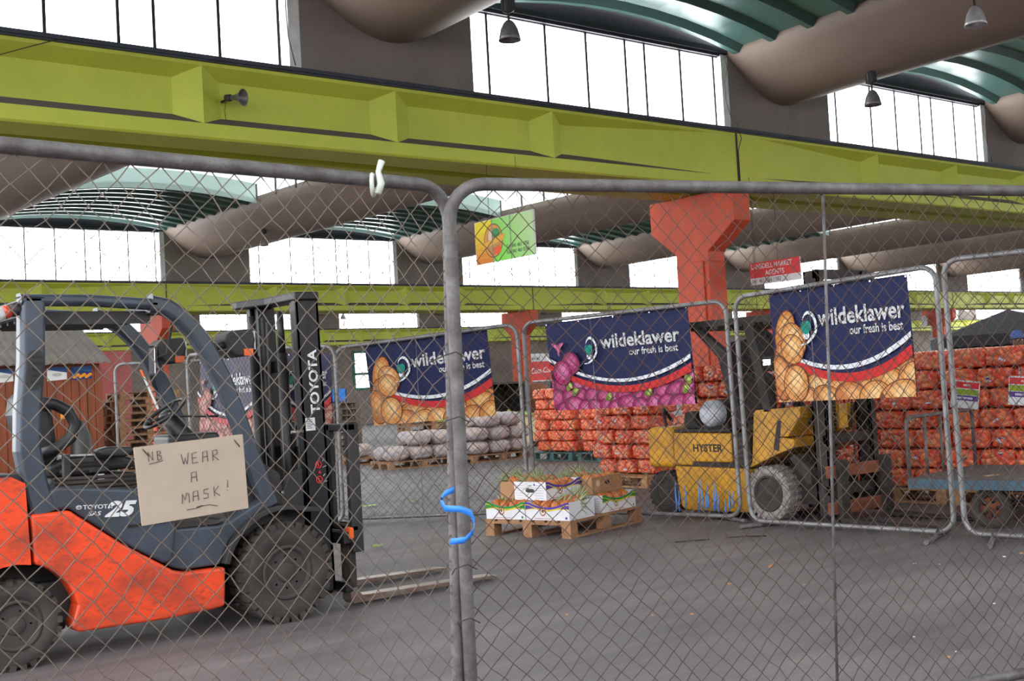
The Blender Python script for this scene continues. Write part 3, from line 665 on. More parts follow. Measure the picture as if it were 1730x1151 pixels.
# name and stickers on the mast side
text('TOYOTA', 'lettering', 'white_paint', tr, Matrix.Translation(Vector((0, 0, 0)) - Vector(T0)) @ MT @ frame3((3.825, 7.027, 1.30), (0, 0, 1), (-1, 0, 0)), 0.092, 0.001, offset=0.0022, xscale=1.12)
st = tb(mbx(MB(), 3.715, 3.785, 7.026, 7.029, 1.19, 1.275), 'sticker', 'white_paint')
for i in range(6): tb(mbx(MB(), 3.722, 3.722 + random.uniform(0.03, 0.055), 7.0245, 7.026, 1.205 + i * 0.011, 1.209 + i * 0.011), 'sticker_line', 'ink', parent=st)
for z in (0.86, 0.96):
    rr = [MT @ V(3.79 + 0.022 * math.cos(a), 7.0265, z + 0.022 * math.sin(a)) for a in [2 * PI * i / 20 for i in range(20)]]
    so = tb(MB().tube(rr, 0.0035, 6, closed=True), 'warning_symbol', 'hazard_red')
    tb(MB().tube([MT @ V(3.775, 7.0265, z + 0.016), MT @ V(3.805, 7.0265, z - 0.016)], 0.003, 6).tube([MT @ V(3.785, 7.0265, z - 0.02), MT @ V(3.79, 7.0265, z + 0.012)], 0.003, 6), 'warning_bar', 'hazard_red', parent=so)
    tb(MB().tube([MT @ V(3.82, 7.0265, z - 0.02), MT @ V(3.85, 7.0265, z - 0.012)], 0.002, 5), 'warning_mark', 'white_paint', parent=so)
    tb(MB().tube([MT @ V(3.82, 7.0265, z + 0.02), MT @ V(3.835, 7.0265, z + 0.035)], 0.002, 5), 'warning_mark', 'white_paint', parent=so)
tb(MB().prism([(3.785, 0.902), (3.807, 0.902), (3.796, 0.924)], 7.0255, 7.027, M=MT), 'warning_triangle', 'hazard_red')
# carriage, load backrest and forks
XC = 4.03
tb(MB().box(XC - 0.06, XC, 6.95, 7.85, 0.10, 0.17).box(XC - 0.06, XC, 6.95, 7.85, 0.42, 0.50).box(XC - 0.11, XC - 0.05, 7.14, 7.2, 0.08, 0.55).box(XC - 0.11, XC - 0.05, 7.6, 7.66, 0.08, 0.55), 'carriage', 'mast_black', 0.008)
tb(MB().box(XC - 0.02, XC + 0.02, 6.93, 7.0, 0.45, 0.53), 'carriage_hook', 'lens_orange', 0.01)
br = MB()
for y in (6.93, 7.18, 7.4, 7.62, 7.83): br.box(XC, XC + (0.085 if y < 7 or y > 7.8 else 0.04), y, y + 0.05, 0.5 if y not in (6.93,) else 0.36, 1.22)
br.box(XC, XC + 0.06, 6.93, 7.88, 1.17, 1.22); br.box(XC, XC + 0.05, 6.93, 7.88, 0.50, 0.54)
tb(br, 'load_backrest', 'truck_dark', 0.008)
for y in (6.99, 7.62):
    f = MB().prism([(XC, 0.55), (XC, 0.04), (XC + 0.02, 0.012), (5.25, 0.02), (5.27, 0.03), (5.2, 0.04), (4.3, 0.058), (XC + 0.09, 0.062), (XC + 0.055, 0.10), (XC + 0.045, 0.55)], y, y + 0.115)
    tb(f, 'fork', 'fork_steel', 0.004)
    tb(MB().box(XC + 0.001, XC + 0.05, y - 0.002, y + 0.117, 0.12, 0.56), 'fork_shank', 'truck_dark', 0.004)
# lettering on the hood side
HM = Matrix.Translation(-Vector(T0)) @ frame3((2.205, YN + 0.011, 0.795), (1, 0, -0.06), (0, 0, 1))
text('TOYOTA', 'lettering', 'white_paint', tr, HM @ Matrix.Translation((0.035, 0.05, 0)), 0.034, 0.001, offset=0.0006, xscale=1.2)
text('SAS', 'lettering', 'white_paint', tr, HM @ Matrix.Translation((0.062, 0.012, 0)), 0.034, 0.001, offset=0.0006, xscale=1.35, shear=0.25)
text('25', 'lettering', 'white_paint', tr, HM @ Matrix.Translation((0.165, 0.005, 0)), 0.115, 0.001, offset=0.006, xscale=1.35, shear=0.3)
el = MB()
for rx, rz in ((0.016, 0.011), (0.007, 0.011)): el.tube([HM @ V(0.012 + rx * math.cos(a), 0.062 + rz * math.sin(a), 0.001) for a in [2 * PI * i / 20 for i in range(20)]], 0.0016, 5, closed=True)
el.tube([HM @ V(0.012 + 0.012 * math.cos(a), 0.068 + 0.004 * math.sin(a), 0.001) for a in [2 * PI * i / 20 for i in range(20)]], 0.0014, 5, closed=True)
el.build('emblem', 'white_paint', tr)

# ================================================================ mesh fences
def bil(q, s, t):
    """q = bottom left, bottom right, top left, top right"""
    a = q[0] + (q[1] - q[0]) * s; b = q[2] + (q[3] - q[2]) * s
    return a + (b - a) * t
def fence(name, q, label, group, pipe, wire, mats, pitch=0.083, rods=(), rc=0.13, seed=1, feet=(), jit=0.06):
    q = [Vector(p) for p in q]
    base = V(q[0].x, q[0].y, 0); o = thing(name, base, label, 'fence', group)
    q = [p - base for p in q]
    W = (q[1] - q[0]).length; Hh = (q[2] - q[0]).length
    P = lambda x, z: bil(q, x / W, z / Hh)
    path = []
    for cx, cz, a0 in ((W - rc, rc, -90), (W - rc, Hh - rc, 0), (rc, Hh - rc, 90), (rc, rc, 180)):
        for i in range(7):
            a = math.radians(a0 + 90 * i / 6); path.append(P(cx + rc * math.cos(a), cz + rc * math.sin(a)))
    MB().tube(path, pipe, 12, closed=True).build('frame', mats[0], o)
    rnd = random.Random(seed); nrm = (q[1] - q[0]).cross(q[2] - q[0]).normalized()
    nx = 2 * int(W / pitch); px = W / nx; nz = int((Hh - 0.06) / (pitch / 2)); pz = (Hh - 0.04) / nz
    off = {}
    def jt(i, j):
        k = (i, j)
        if k not in off: off[k] = (rnd.uniform(-jit, jit) * pitch + 0.05 * pitch * math.sin(i * 0.7 + j * 0.31), rnd.uniform(-jit, jit) * pitch + 0.06 * pitch * math.sin(i * 0.43))
        return off[k]
    wm = MB()
    for i in range(nx):
        pts = []
        for j in range(nz + 1):
            side = (i + j) % 2; node = i + side
            dx, dz = jt(node, j)
            x = node * px + dx; z = 0.02 + j * pz + dz
            x = min(max(x, 0.0), W); z = min(max(z, 0.01), Hh - 0.005)
            if z > Hh - rc or z < rc:
                d = rc - math.sqrt(max(0, rc * rc - (abs((z - (Hh - rc)) if z > rc else (rc - z))) ** 2)); x = min(max(x, d), W - d)
            p = P(x, z) + nrm * (wire * 0.9 * (1 if (side + (j // 2)) % 2 else -1))
            pts.append(p)
        wm.tube(pts, wire, 5, smooth=True, cap=False)
    wm.build('wire_mesh', mats[1], o)
    for x in rods:
        MB().tube([P(x * W, 0.0), P(x * W + 0.004, Hh * 0.5), P(x * W, Hh)], 0.006 if wire > 0.00205 and jit < 0.058 else 0.003, 8).build('stay_rod', mats[0], o)
    for (x, d, L) in feet:
        p = P(x * W, 0); p.z = 0.022
        e = Vector(d).normalized()
        MB().tube([p - e * L * 0.4 + V(0, 0, -0.002), p + e * L * 0.6 + V(0, 0, -0.002)], 0.02, 8).build('foot', 'rail_steel', o)
        MB().tube([p + e * L * 0.25, P(x * W, 0) + V(0, 0, 0.02)], 0.009, 6).build('foot_strut', 'rail_steel', o)
    return o
Q = {'NL': [(0.62, 3.36, 0.05), (2.416, 3.494, 0.05), (0.673, 3.26, 2.12), (2.424, 3.384, 2.12)],
     'NR': [(2.455, 3.456, 0.05), (5.30, 2.60, 0.05), (2.385, 3.33, 2.12), (5.276, 2.47, 2.12)],
     'F0': [(6.6, 11.64, .05), (8.07, 10.08, .05), (6.64, 11.6, 1.95), (8.05, 10.1, 2.09)],
     'F1': [(8.18, 10.1, .05), (8.68, 7.62, .05), (8.17, 10.13, 2.1), (8.67, 7.64, 2.12)],
     'F2': [(8.47, 7.32, .05), (8.58, 5.32, .05), (8.47, 7.35, 2.12), (8.58, 5.33, 2.19)],
     'F3': [(8.57, 5.22, .05), (8.72, 3.4, .05), (8.55, 5.24, 2.22), (8.72, 3.35, 2.2)],
     'F4': [(5.56, 13.12, .05), (5.62, 11.36, .05), (5.55, 13.13, 1.98), (5.61, 11.36, 1.98)], 'F6': [(6.12, 12.33, .05), (6.45, 11.27, .05), (6.12, 12.33, 2.0), (6.44, 11.27, 1.96)],
     'F5': [(6.3, 17.6, .05), (8.1, 16.4, .05), (6.3, 17.6, 2.08), (8.1, 16.4, 2.06)]}
fence('mesh_fence', Q['NL'], 'near grey pipe fence panel with pale wire, carrying the handwritten card', 'near fence panels', 0.0235, 0.0022, ('rail_steel', 'wire_pale'), seed=3)
fence('mesh_fence', Q['NR'], 'near grey pipe fence panel with thin rusty wire, right of the blue ribbon', 'near fence panels', 0.0235, 0.0021, ('rail_steel', 'wire_rust'), rods=(0.52,), seed=4, jit=0.055)
fence('mesh_fence', Q['F0'], 'fence panel across the yard carrying the potato banner behind the near post', 'fence panels across the yard', 0.022, 0.0021, ('galvanised', 'wire_dark'), rods=(0.45,), seed=5)
fence('mesh_fence', Q['F1'], 'fence panel across the yard carrying the purple onion banner', 'fence panels across the yard', 0.022, 0.0021, ('galvanised', 'wire_dark'), rods=(0.36,), seed=6, feet=((0.97, (0.3, 1, 0), 0.5),))
fence('mesh_fence', Q['F2'], 'fence panel in front of the yellow forklift mast, carrying a potato banner', 'fence panels across the yard', 0.022, 0.0021, ('galvanised', 'wire_dark'), rods=(0.40,), seed=7, feet=((0.06, (1, -0.25, 0), 0.6), (0.93, (-1, -0.35, 0), 0.7)))
fence('mesh_fence', Q['F3'], 'fence panel in front of the flat trolley, with no banner', 'fence panels across the yard', 0.022, 0.0021, ('galvanised', 'wire_dark'), seed=8, feet=((0.12, (-1, -0.5, 0), 0.7),))
fence('mesh_fence', Q['F4'], 'fence panel seen through the orange forklift, carrying a red onion banner', 'fence panels across the yard', 0.022, 0.0021, ('galvanised', 'wire_dark'), seed=9)
fence('mesh_fence', Q['F6'], 'fence panel behind the black mast of the orange forklift', 'fence panels across the yard', 0.022, 0.0021, ('galvanised', 'wire_dark'), seed=12)
fence('mesh_fence', Q['F5'], 'bare fence panel in front of the stacked pallets, seen through the orange forklift', 'fence panels across the yard', 0.022, 0.0021, ('galvanised', 'wire_dark'), seed=10)
# ribbon and rag tied to the near fence
def ribbon(pts, wdir, wd):
    a = [Vector(p) - Vector(wdir) * wd / 2 for p in pts]; b = [Vector(p) + Vector(wdir) * wd / 2 for p in pts]
    return MB().grid([[x, y] for x, y in zip(a, b)], smooth=True)
bp = Vector((2.40, 3.30, 0.0)); ex = V(0.785, -0.617, 0); ey = V(0.62, 0.785, 0)
def at_post(r, d, z): return bp + ex * (r - 0.075) - ey * d + V(0, 0, z)
rb = ribbon([at_post(0.012, 0.04, 1.065), at_post(-0.02, 0.055, 1.055), at_post(-0.035, 0.05, 1.035), at_post(-0.022, 0.055, 1.005), at_post(0.03, 0.06, 1.00), at_post(0.065, 0.055, 0.985), at_post(0.075, 0.05, 0.955), at_post(0.07, 0.05, 0.92), at_post(0.04, 0.06, 0.895), at_post(-0.01, 0.055, 0.892)], (0.1, -0.2, 1), 0.021)
tag(rb.build('ribbon', 'ribbon_blue', solid=0.0015), 'bright blue ribbon knotted around the near fence posts', 'ribbon')
tt = V(2.089, 3.345, 2.10)
tg = MB().tube([tt + V(0.0, -0.03, -0.035), tt + V(0.01, -0.035, 0.0), tt + V(0.005, -0.03, 0.04), tt + V(0.02, -0.03, 0.075)], [0.012, 0.013, 0.009, 0.012], 8)
tg.tube([tt + ex * 0.0 + V(math.cos(a) * 0.0, 0, 0) + ey * math.cos(a) * 0.034 + V(0, 0, math.sin(a) * 0.034) for a in [2 * PI * i / 14 for i in range(14)]], 0.008, 6, closed=True)
tag(tg.build('rag_tie', 'ribbon_white'), 'pale rag knotted on the top rail of the near fence', 'rag')
for i, z in enumerate((1.52, 1.30, 0.80, 0.62)):
    ws = MB().tube([at_post(-0.05 + 0.02 * i, 0.045, z - 0.02), at_post(0.0, 0.06, z), at_post(0.045, 0.05, z + 0.012), at_post(0.075, 0.03, z - 0.01)], 0.0022, 6)
    tag(ws.build('tie_wire', 'wire_dark'), ['short dark wire twisted round the near post, topmost of four', 'short dark wire twisted round the near post, just above the blue ribbon', 'short dark wire twisted round the near post, just below the blue ribbon', 'short dark wire twisted round the near post, lowest of four'][i], 'wire', 'tie wires on the near post')

# handwritten card hung on the near fence
CQ = [V(1.226, 3.262, 1.072), V(1.56, 3.286, 1.085), V(1.21, 3.258, 1.292), V(1.55, 3.282, 1.306)]
c0 = V(1.385, 3.27, 1.07)
cd = thing('card_sign', c0, 'cream card with a handwritten mask notice hung on the near fence', 'sign')
cq = [p - c0 for p in CQ]; cn = (cq[1] - cq[0]).cross(cq[2] - cq[0]).normalized()
MB().add([p for p in cq] + [p - cn * 0.003 for p in cq], [(0, 1, 3, 2), (4, 6, 7, 5), (0, 4, 5, 1), (1, 5, 7, 3), (3, 7, 6, 2), (2, 6, 4, 0)]).build('card', 'card', cd)
STROKES = {
 'N': [[(0, 0), (0.05, 1), (0.75, 0.05), (0.8, 1)]], 'B': [[(0.1, 0), (0.12, 1), (0.65, 0.95), (0.7, 0.7), (0.15, 0.55), (0.75, 0.45), (0.75, 0.1), (0.1, 0)]],
 'W': [[(0, 1), (0.25, 0.02), (0.5, 0.6), (0.72, 0), (1.0, 1.05)]], 'E': [[(0.7, 1), (0.05, 0.95), (0.05, 0), (0.75, 0.05)], [(0.05, 0.5), (0.6, 0.52)]],
 'A': [[(0, 0), (0.12, 0.95), (0.7, 1.0), (0.72, 0)], [(0.06, 0.45), (0.72, 0.5)]], 'R': [[(0.02, 0), (0.05, 0.95), (0.65, 1), (0.7, 0.6), (0.08, 0.5), (0.8, 0)]],
 'M': [[(0, 0), (0.1, 0.95), (0.4, 0.35), (0.65, 1), (0.95, 0.9), (0.92, 0)]], 'S': [[(0.7, 0.95), (0.1, 0.9), (0.1, 0.55), (0.65, 0.45), (0.6, 0.05), (0.0, 0.02)]],
 'K': [[(0.05, 0), (0.08, 1)], [(0.7, 1), (0.1, 0.45), (0.8, 0)]], '!': [[(0.35, 1.15), (0.2, 0.4)], [(0.12, 0.16), (0.16, 0.1)]]}
def handwrite(word, s0, t0, sw_, th, gap, slope, name):
    b = MB()
    for i, ch in enumerate(word):
        for st_ in STROKES[ch]:
            pts = []
            for (x, y) in st_:
                s_ = s0 + (i * gap + x * sw_); t_ = t0 + y * th + slope * (i * gap)
                pts.append(bil(cq, s_, t_) + cn * 0.0012)
            b.tube(pts, 0.00105, 5)
    b.build(name, 'ink', cd)
handwrite('NB', 0.115, 0.80, 0.05, 0.12, 0.075, 0.0, 'lettering')
handwrite('WEAR', 0.405, 0.70, 0.068, 0.14, 0.096, 0.0, 'lettering')
handwrite('A', 0.475, 0.46, 0.075, 0.13, 0.1, 0.0, 'lettering')
handwrite('MASK', 0.375, 0.20, 0.072, 0.13, 0.10, 0.1, 'lettering')
handwrite('!', 0.80, 0.27, 0.05, 0.13, 0.1, 0, 'lettering')
for pts in ([(0.115, 0.765), (0.24, 0.79)], [(0.41, 0.11), (0.52, 0.115), (0.56, 0.14), (0.50, 0.125), (0.62, 0.135), (0.70, 0.10)]):
    MB().tube([bil(cq, s_, t_) + cn * 0.0012 for s_, t_ in pts], 0.0009, 5).build('underline', 'ink', cd)
for s_, t_ in ((0.09, 0.93), (0.93, 0.9)):
    MB().tube([bil(cq, s_ - 0.03, t_ + 0.07) - cn * 0.004, bil(cq, s_, t_) + cn * 0.003, bil(cq, s_ + 0.03, t_ - 0.06) + cn * 0.002], 0.0016, 5).build('hanging_wire', 'wire_dark', cd)

# ---------------------------------------------------------------- navy fruit banners
NAVY = srgb(26, 34, 80)
def banner(q, label, kind, seed, wobble=0.005, words=True, fade=0.0):
    q = [Vector(p) for p in q]; o_ = V(*((q[0] + q[1]) / 2)); o = thing('banner', o_, label, 'banner', 'navy fruit banners')
    q = [p - o_ for p in q]
    nrm = (q[1] - q[0]).cross(q[2] - q[0]).normalized()
    if nrm.y > 0 or (abs(nrm.y) < 0.3 and nrm.x > 0): nrm = -nrm
    rnd = random.Random(seed)
    asp = (q[1] - q[0]).length / (q[2] - q[0]).length
    def P(s_, t_, lift=0.0):
        w_ = wobble * (math.sin(s_ * 9 + seed) * 0.6 + math.sin(s_ * 21 + t_ * 5) * 0.3) * (0.4 + 0.6 * (1 - t_))
        return bil(q, s_, t_) + nrm * (w_ + lift)
    def F(c): return tuple(c[i] * (1 - fade) + (0.3, 0.27, 0.27, 1)[i] * fade for i in range(3)) + (1,)
    n = 36
    c = MB()
    c.grid([[P(i / n, j / 16) for i in range(n + 1)] for j in range(17)])
    c.c = [F(NAVY)] * len(c.c)
    c.build('cloth', 'printed', o)
    art = MB(); lift = [0.002]
    def lz(): lift[0] += 0.00025; return lift[0]
    def strip(fn_lo, fn_hi, s0, s1, col, name=None, b=None):
        b = b if b is not None else art; l = lz(); r0 = []; r1 = []
        for i in range(33):
            s_ = s0 + (s1 - s0) * i / 32; r0.append(P(s_, max(0, fn_lo(s_)), l)); r1.append(P(s_, max(0, fn_hi(s_)), l))
        k = len(b.f); b.grid([r0, r1])
        for i in range(k, len(b.f)): b.c[i] = F(col)
    def ell(cx, cy, rx, ry, ang, col, clip=True):
        l = lz(); pts = []
        for i in range(22):
            a = 2 * PI * i / 22; x = rx * math.cos(a); y = ry * math.sin(a)
            s_ = cx + (x * math.cos(ang) - y * math.sin(ang)) / asp; t_ = cy + x * math.sin(ang) + y * math.cos(ang)
            pts.append(P(min(max(s_, 0.0), 1.0), min(max(t_, 0.0), 1.0), l))
        k_ = len(art.f)
        cs_ = P(min(max(cx, 0.0), 1.0), min(max(cy, 0.0), 1.0), l)
        art.add([cs_] + pts, [(0, i + 1, (i + 1) % 22 + 1) for i in range(22)], col=F(col))
    def arc_fn(a, m_, b): # through t(0)=a, t(.5)=m, t(1)=b
        return lambda s_: a * (1 - s_) * (1 - 2 * s_) + m_ * 4 * s_ * (1 - s_) + b * s_ * (2 * s_ - 1)
    if kind == 'potato':
        red_hi = arc_fn(0.55, 0.23, 0.43); red_lo = arc_fn(0.48, 0.155, 0.335); wh_hi = arc_fn(0.55, 0.30, 0.535); wh_lo = arc_fn(0.51, 0.26, 0.485)
        cols = [(srgb(120, 62, 30), srgb(206, 132, 66), srgb(236, 184, 118)), (srgb(126, 70, 40), srgb(220, 150, 84), srgb(244, 200, 140)), (srgb(110, 60, 34), srgb(196, 120, 66), srgb(232, 170, 110))]
        back = srgb(120, 70, 40)
    else:
        red_hi = arc_fn(0.55, 0.235, 0.42); red_lo = arc_fn(0.48, 0.165, 0.335); wh_hi = arc_fn(0.62, 0.31, 0.51); wh_lo = arc_fn(0.58, 0.275, 0.465)
        cols = [(srgb(86, 20, 58), srgb(150, 36, 92), srgb(206, 96, 146)), (srgb(80, 16, 50), srgb(168, 40, 98), srgb(216, 120, 168))]
        back = srgb(70, 24, 50)
    if kind == 'red onion':
        cols = [(srgb(90, 34, 34), srgb(160, 70, 62), srgb(206, 140, 124)), (srgb(100, 40, 40), srgb(176, 90, 80), srgb(214, 160, 146))]
    strip(lambda s_: 0, red_lo, 0.0, 1.0, back)
    def spud(cx, cy, rx, ry, ang, cc):
        ell(cx, cy, rx * 1.07, ry * 1.07, ang, cc[0]); ell(cx, cy, rx, ry, ang, cc[1])
        m_ = tuple((cc[1][i] + cc[2][i]) / 2 for i in range(3)) + (1,)
        ell(cx + 0.02 * rx, cy + 0.12 * ry, rx * 0.72, ry * 0.7, ang, m_)
        ell(cx + 0.05 * rx, cy + 0.22 * ry, rx * 0.42, ry * 0.4, ang, cc[2])
    sz = 0.15 if kind == 'potato' else 0.11
    for row in range(3):
        t_ = 0.27 - row * 0.13
        x = -0.02 + 0.05 * row
        while x < 1.05:
            lim = red_lo(min(max(x, 0), 1)) - sz * 0.75
            ty = min(t_ + rnd.uniform(-0.02, 0.02), lim)
            if ty > -0.03:
                spud(x, ty, sz * rnd.uniform(0.9, 1.35), sz * rnd.uniform(0.75, 1.0), rnd.uniform(-0.6, 0.6), rnd.choice(cols))
            x += sz * rnd.uniform(1.25, 1.7) / asp
    if kind == 'onion':
        for s_, t_ in ((0.14, 0.26), (0.42, 0.12), (0.7, 0.14), (0.97, 0.25), (0.95, 0.16), (0.18, 0.2)):
            ell(s_, t_, 0.055, 0.035, rnd.uniform(0, 3), srgb(120, 136, 50)); ell(s_ + 0.01, t_ + 0.01, 0.035, 0.02, rnd.uniform(0, 3), srgb(190, 200, 110))
    strip(red_lo, red_hi, 0.14 if kind == 'potato' else 0.0, 1.0, srgb(208, 48, 48))
    strip(wh_lo, wh_hi, 0.18 if kind == 'potato' else 0.0, 1.0, srgb(232, 234, 240))
    if kind == 'potato':
        for a in ((0.11, 0.62, 0.10, 0.20, -0.25, 0), (0.17, 0.55, 0.12, 0.155, 0.35, 1), (0.10, 0.44, 0.105, 0.12, 0.0, 2), (0.155, 0.47, 0.115, 0.13, 0.2, 1), (0.05, 0.22, 0.1, 0.2, 0.1, 2), (0.16, 0.16, 0.125, 0.16, -0.1, 1)):
            spud(a[0], a[1], a[2], a[3], a[4], cols[a[5]])
    else:
        cc = cols[0]
        for i in range(7): ell(0.075 + 0.006 * i, 0.68 + 0.012 * abs(i - 3), 0.012, 0.07, (i - 3) * -0.28, srgb(214, 110, 150) if kind == 'onion' else srgb(190, 120, 110))
        spud(0.175, 0.52, 0.115, 0.125, 0.3, cc); spud(0.105, 0.42, 0.12, 0.135, 0.1, cols[1])
    # swoosh mark with a green bud
    lx, ly = (0.30, 0.66) if kind == 'potato' else (0.335, 0.66)
    k = lz(); A, B2 = [], []
    for i in range(25):
        a = math.radians(150 - 260 * i / 24); r_ = 0.115; th_ = 0.004 + 0.015 * math.sin(PI * i / 24)
        tail = max(0, (i - 16) / 8.0)
        for lst, rr_ in ((A, r_ - th_), (B2, r_ + th_)):
            lst.append(P(lx + (rr_ * math.cos(a) * 0.62 - tail * 0.085) / asp, ly + rr_ * math.sin(a) * 1.05 - tail * 0.045, k))
    lg = MB().grid([A, B2]); lg.c = [F(srgb(236, 238, 242))] * len(lg.c); lg.build('logo_swoosh', 'printed', o)
    lb = MB(); k = lz()
    for ex_, ey_, rx, ry, col in ((-0.035, -0.075, 0.033, 0.04, srgb(236, 238, 242)), (-0.055, 0.0, 0.03, 0.048, srgb(22, 130, 116)), (-0.012, 0.0, 0.032, 0.05, srgb(26, 150, 134)), (-0.035, -0.025, 0.038, 0.045, srgb(24, 140, 124))):
        k += 0.0003
        lb.poly([P(lx + (ex_ + rx * math.cos(a)) / asp, ly + ey_ + ry * math.sin(a), k) for a in [2 * PI * i / 18 for i in range(18)]], F(col))
    lb.build('logo_bud', 'printed', o)
    art.build('printed_picture', 'printed', o)
    if words:
        k = 0.012
        s0, wd = (0.365, 0.60) if kind == 'potato' else (0.395, 0.535)
        th1 = 0.205
        def word(body, s0, s1, t0, hh):
            # stretch the lettering to its printed width
            cu = bpy.data.curves.new('w', 'FONT'); cu.body = body; cu.size = 1.0; tmp = bpy.data.objects.new('w', cu); COL.objects.link(tmp)
            bpy.context.view_layer.update(); L_ = max(0.01, tmp.dimensions.x); bpy.data.objects.remove(tmp); bpy.data.curves.remove(cu)
            text(body, 'lettering', 'white_paint', o, None, 1.0, 0.0, offset=0.022, fn=lambda p: P(s0 + (s1 - s0) * p.x / L_, t0 + p.y * hh, k))
        word('wildeklawer', s0, s0 + wd, 0.655, th1)
        word('our fresh is best', s0 + wd * 0.36, s0 + wd * 0.97, 0.555, 0.105)
    ey_ = MB()
    for s_ in (0.01, 0.25, 0.5, 0.75, 0.99): ey_.poly([P(s_ + 0.008 * math.cos(a) / asp, 0.985 + 0.008 * math.sin(a), 0.004) for a in [2 * PI * i / 10 for i in range(10)]])
    ey_.build('eyelet', 'chrome', o)
    return o
def side_off(q, d): return [Vector(p) + V(d, d * 0.2, 0) for p in q]
def back_off(q, d): return [Vector(p) + V(0.785 * 0 + 0.62, 0.785, 0).normalized() * d for p in q]
banner(back_off([(6.915, 11.307, 1.06), (7.857, 10.304, 1.107), (6.864, 11.361, 1.972), (7.822, 10.341, 2.082)], 0.07), 'navy banner of potatoes, partly behind the near fence post', 'potato', 1)
banner(back_off([(8.249, 9.744, 1.125), (8.598, 8.003, 1.142), (8.232, 9.829, 2.071), (8.589, 8.047, 2.111)], 0.07), 'navy banner of purple onions above the pineapple boxes', 'onion', 2)
banner(back_off([(8.491, 6.897, 1.132), (8.568, 5.529, 1.142), (8.488, 6.942, 2.126), (8.567, 5.553, 2.151)], 0.07), 'navy banner of potatoes above the yellow forklift mast', 'potato', 5)
banner(side_off([(6.16, 12.24, 1.06), (6.41, 11.41, 1.09), (6.16, 12.2, 1.93), (6.40, 11.37, 1.89)], 0.06), 'faded navy banner of red onions mostly hidden behind the black mast of the orange forklift', 'red onion', 6, fade=0.15)
banner(side_off([(5.545, 12.96, 1.01), (5.61, 11.53, 1.03), (5.56, 12.92, 1.90), (5.61, 11.49, 1.90)], 0.06), 'faded navy banner of red onions seen through the orange forklift', 'red onion', 4, fade=0.35)

# blue strips knotted in the bottom of the onion banner fence
fq = [Vector(p) for p in Q['F1']]
for i, (s_, hgt) in enumerate(((0.52, 0.33), (0.545, 0.24), (0.60, 0.26), (0.70, 0.36), (0.725, 0.33), (0.75, 0.2), (0.77, 0.27), (0.815, 0.24), (0.83, 0.3), (0.845, 0.22), (0.90, 0.16), (0.93, 0.23), (0.955, 0.19))):
    p = bil(fq, 0.72 + (s_ - 0.52) * 0.585, 0.0); h0 = random.uniform(0.0, 0.06)
    d = V(-0.03, -0.01, 0)
    pts = [p + d + V(0, random.uniform(-.012, .012), 0.03 + h0 + (hgt - 0.03) * t) for t in (0, 0.3, 0.6, 1.0)]
    o = MB().tube(pts, [0.007, 0.011, 0.008, 0.003], 6).build('strip', 'blue_strip')
    tag(o, 'thin blue plastic strip hanging on the fence before the yellow forklift', 'strip', 'blue strips on the fence')

# ================================================================ the yellow forklift
H0 = (9.3, 7.8, 0.0)
hy = thing('forklift', H0, 'yellow forklift with a rounded counterweight and a dark mast, behind the far fence', 'forklift')
def hb_(b, name, material, bevel=0.0, parent=None, seg=2): return b.build(name, material, parent or hy, bevel=bevel, seg=seg, off=H0)
XN, XF = 8.80, 9.80
hb_(MB().box(XN, XF, 8.58, 8.96, 0.48, 0.90), 'counterweight', 'dozer_yellow', 0.06, seg=4)
hb_(MB().prism([(8.56, 0.845), (7.79, 0.835), (7.79, 0.55), (8.33, 0.55), (8.33, 0.515), (8.575, 0.515)], XN - 0.005, XF + 0.005, 'x'), 'hood', 'dozer_yellow', 0.025, seg=3)
hb_(MB().box(XN - 0.008, XF, 7.80, 8.55, 0.846, 0.875), 'hood_top', 'dozer_black', 0.01)
hb_(MB().box(XN + 0.02, XF - 0.02, 7.7, 8.56, 0.50, 0.56), 'hood_gap', 'dozer_black')
hb_(MB().prism([(8.565, 0.505), (7.60, 0.495), (7.60, 0.12), (7.64, 0.07), (8.45, 0.06), (8.50, 0.10)], XN - 0.012, XF + 0.012, 'x'), 'side_panel', 'dozer_yellow', 0.02, seg=3)
vb = hb_(MB().box(XN + 0.0, XF, 7.56, 7.785, 0.50, 0.83), 'radiator_box', 'dozer_black', 0.008)
for i in range(5): hb_(MB().box(XN - 0.008, XN + 0.0, 7.60, 7.75, 0.55 + i * 0.055, 0.575 + i * 0.055), 'vent_slat', 'truck_dark', parent=vb)
hb_(MB().prism([(7.585, 0.50), (7.545, 0.56), (7.49, 1.03), (7.46, 1.055), (6.93, 1.075), (6.95, 0.98), (7.10, 0.80), (7.22, 0.80), (7.03, 0.775), (7.04, 0.70), (7.25, 0.63)], XN, XF, 'x'), 'cowl', 'dozer_yellow', 0.012)
hb_(MB().prism([(7.21, 0.66), (7.16, 0.95), (7.21, 0.96), (7.28, 0.68)], XN - 0.004, XN + 0.05, 'x'), 'cowl_step_hole', 'dozer_black', 0.01)
hb_(MB().box(XN + 0.18, XF - 0.18, 6.95, 8.6, 0.16, 0.5), 'chassis', 'dozer_black')
def hwheel(y, z, R, wd, hubr, tyre, name, side):
    xx = XN + wd / 2 if side < 0 else XF - wd / 2
    g = thing('tmp', (0, 0, 0), 't', 't')
    o = wheel(g, (0, 0, 0), R, wd, hubr, -1 if side < 0 else 1, tyre, 'wheel_dusty', name, 24, 6)
    T_ = Matrix.Translation((xx - H0[0], y - H0[1], z)) @ Matrix.Rotation(-PI / 2, 4, 'Z')
    o.parent = hy; o.matrix_basis = T_
    bpy.data.objects.remove(g)
    return o
for sd in (-1, 1):
    hwheel(7.38, 0.262, 0.262, 0.2, 0.165, 'tyre_white', 'front_wheel', sd)
    hwheel(8.74, 0.225, 0.225, 0.16, 0.13, 'rubber', 'rear_wheel', sd)
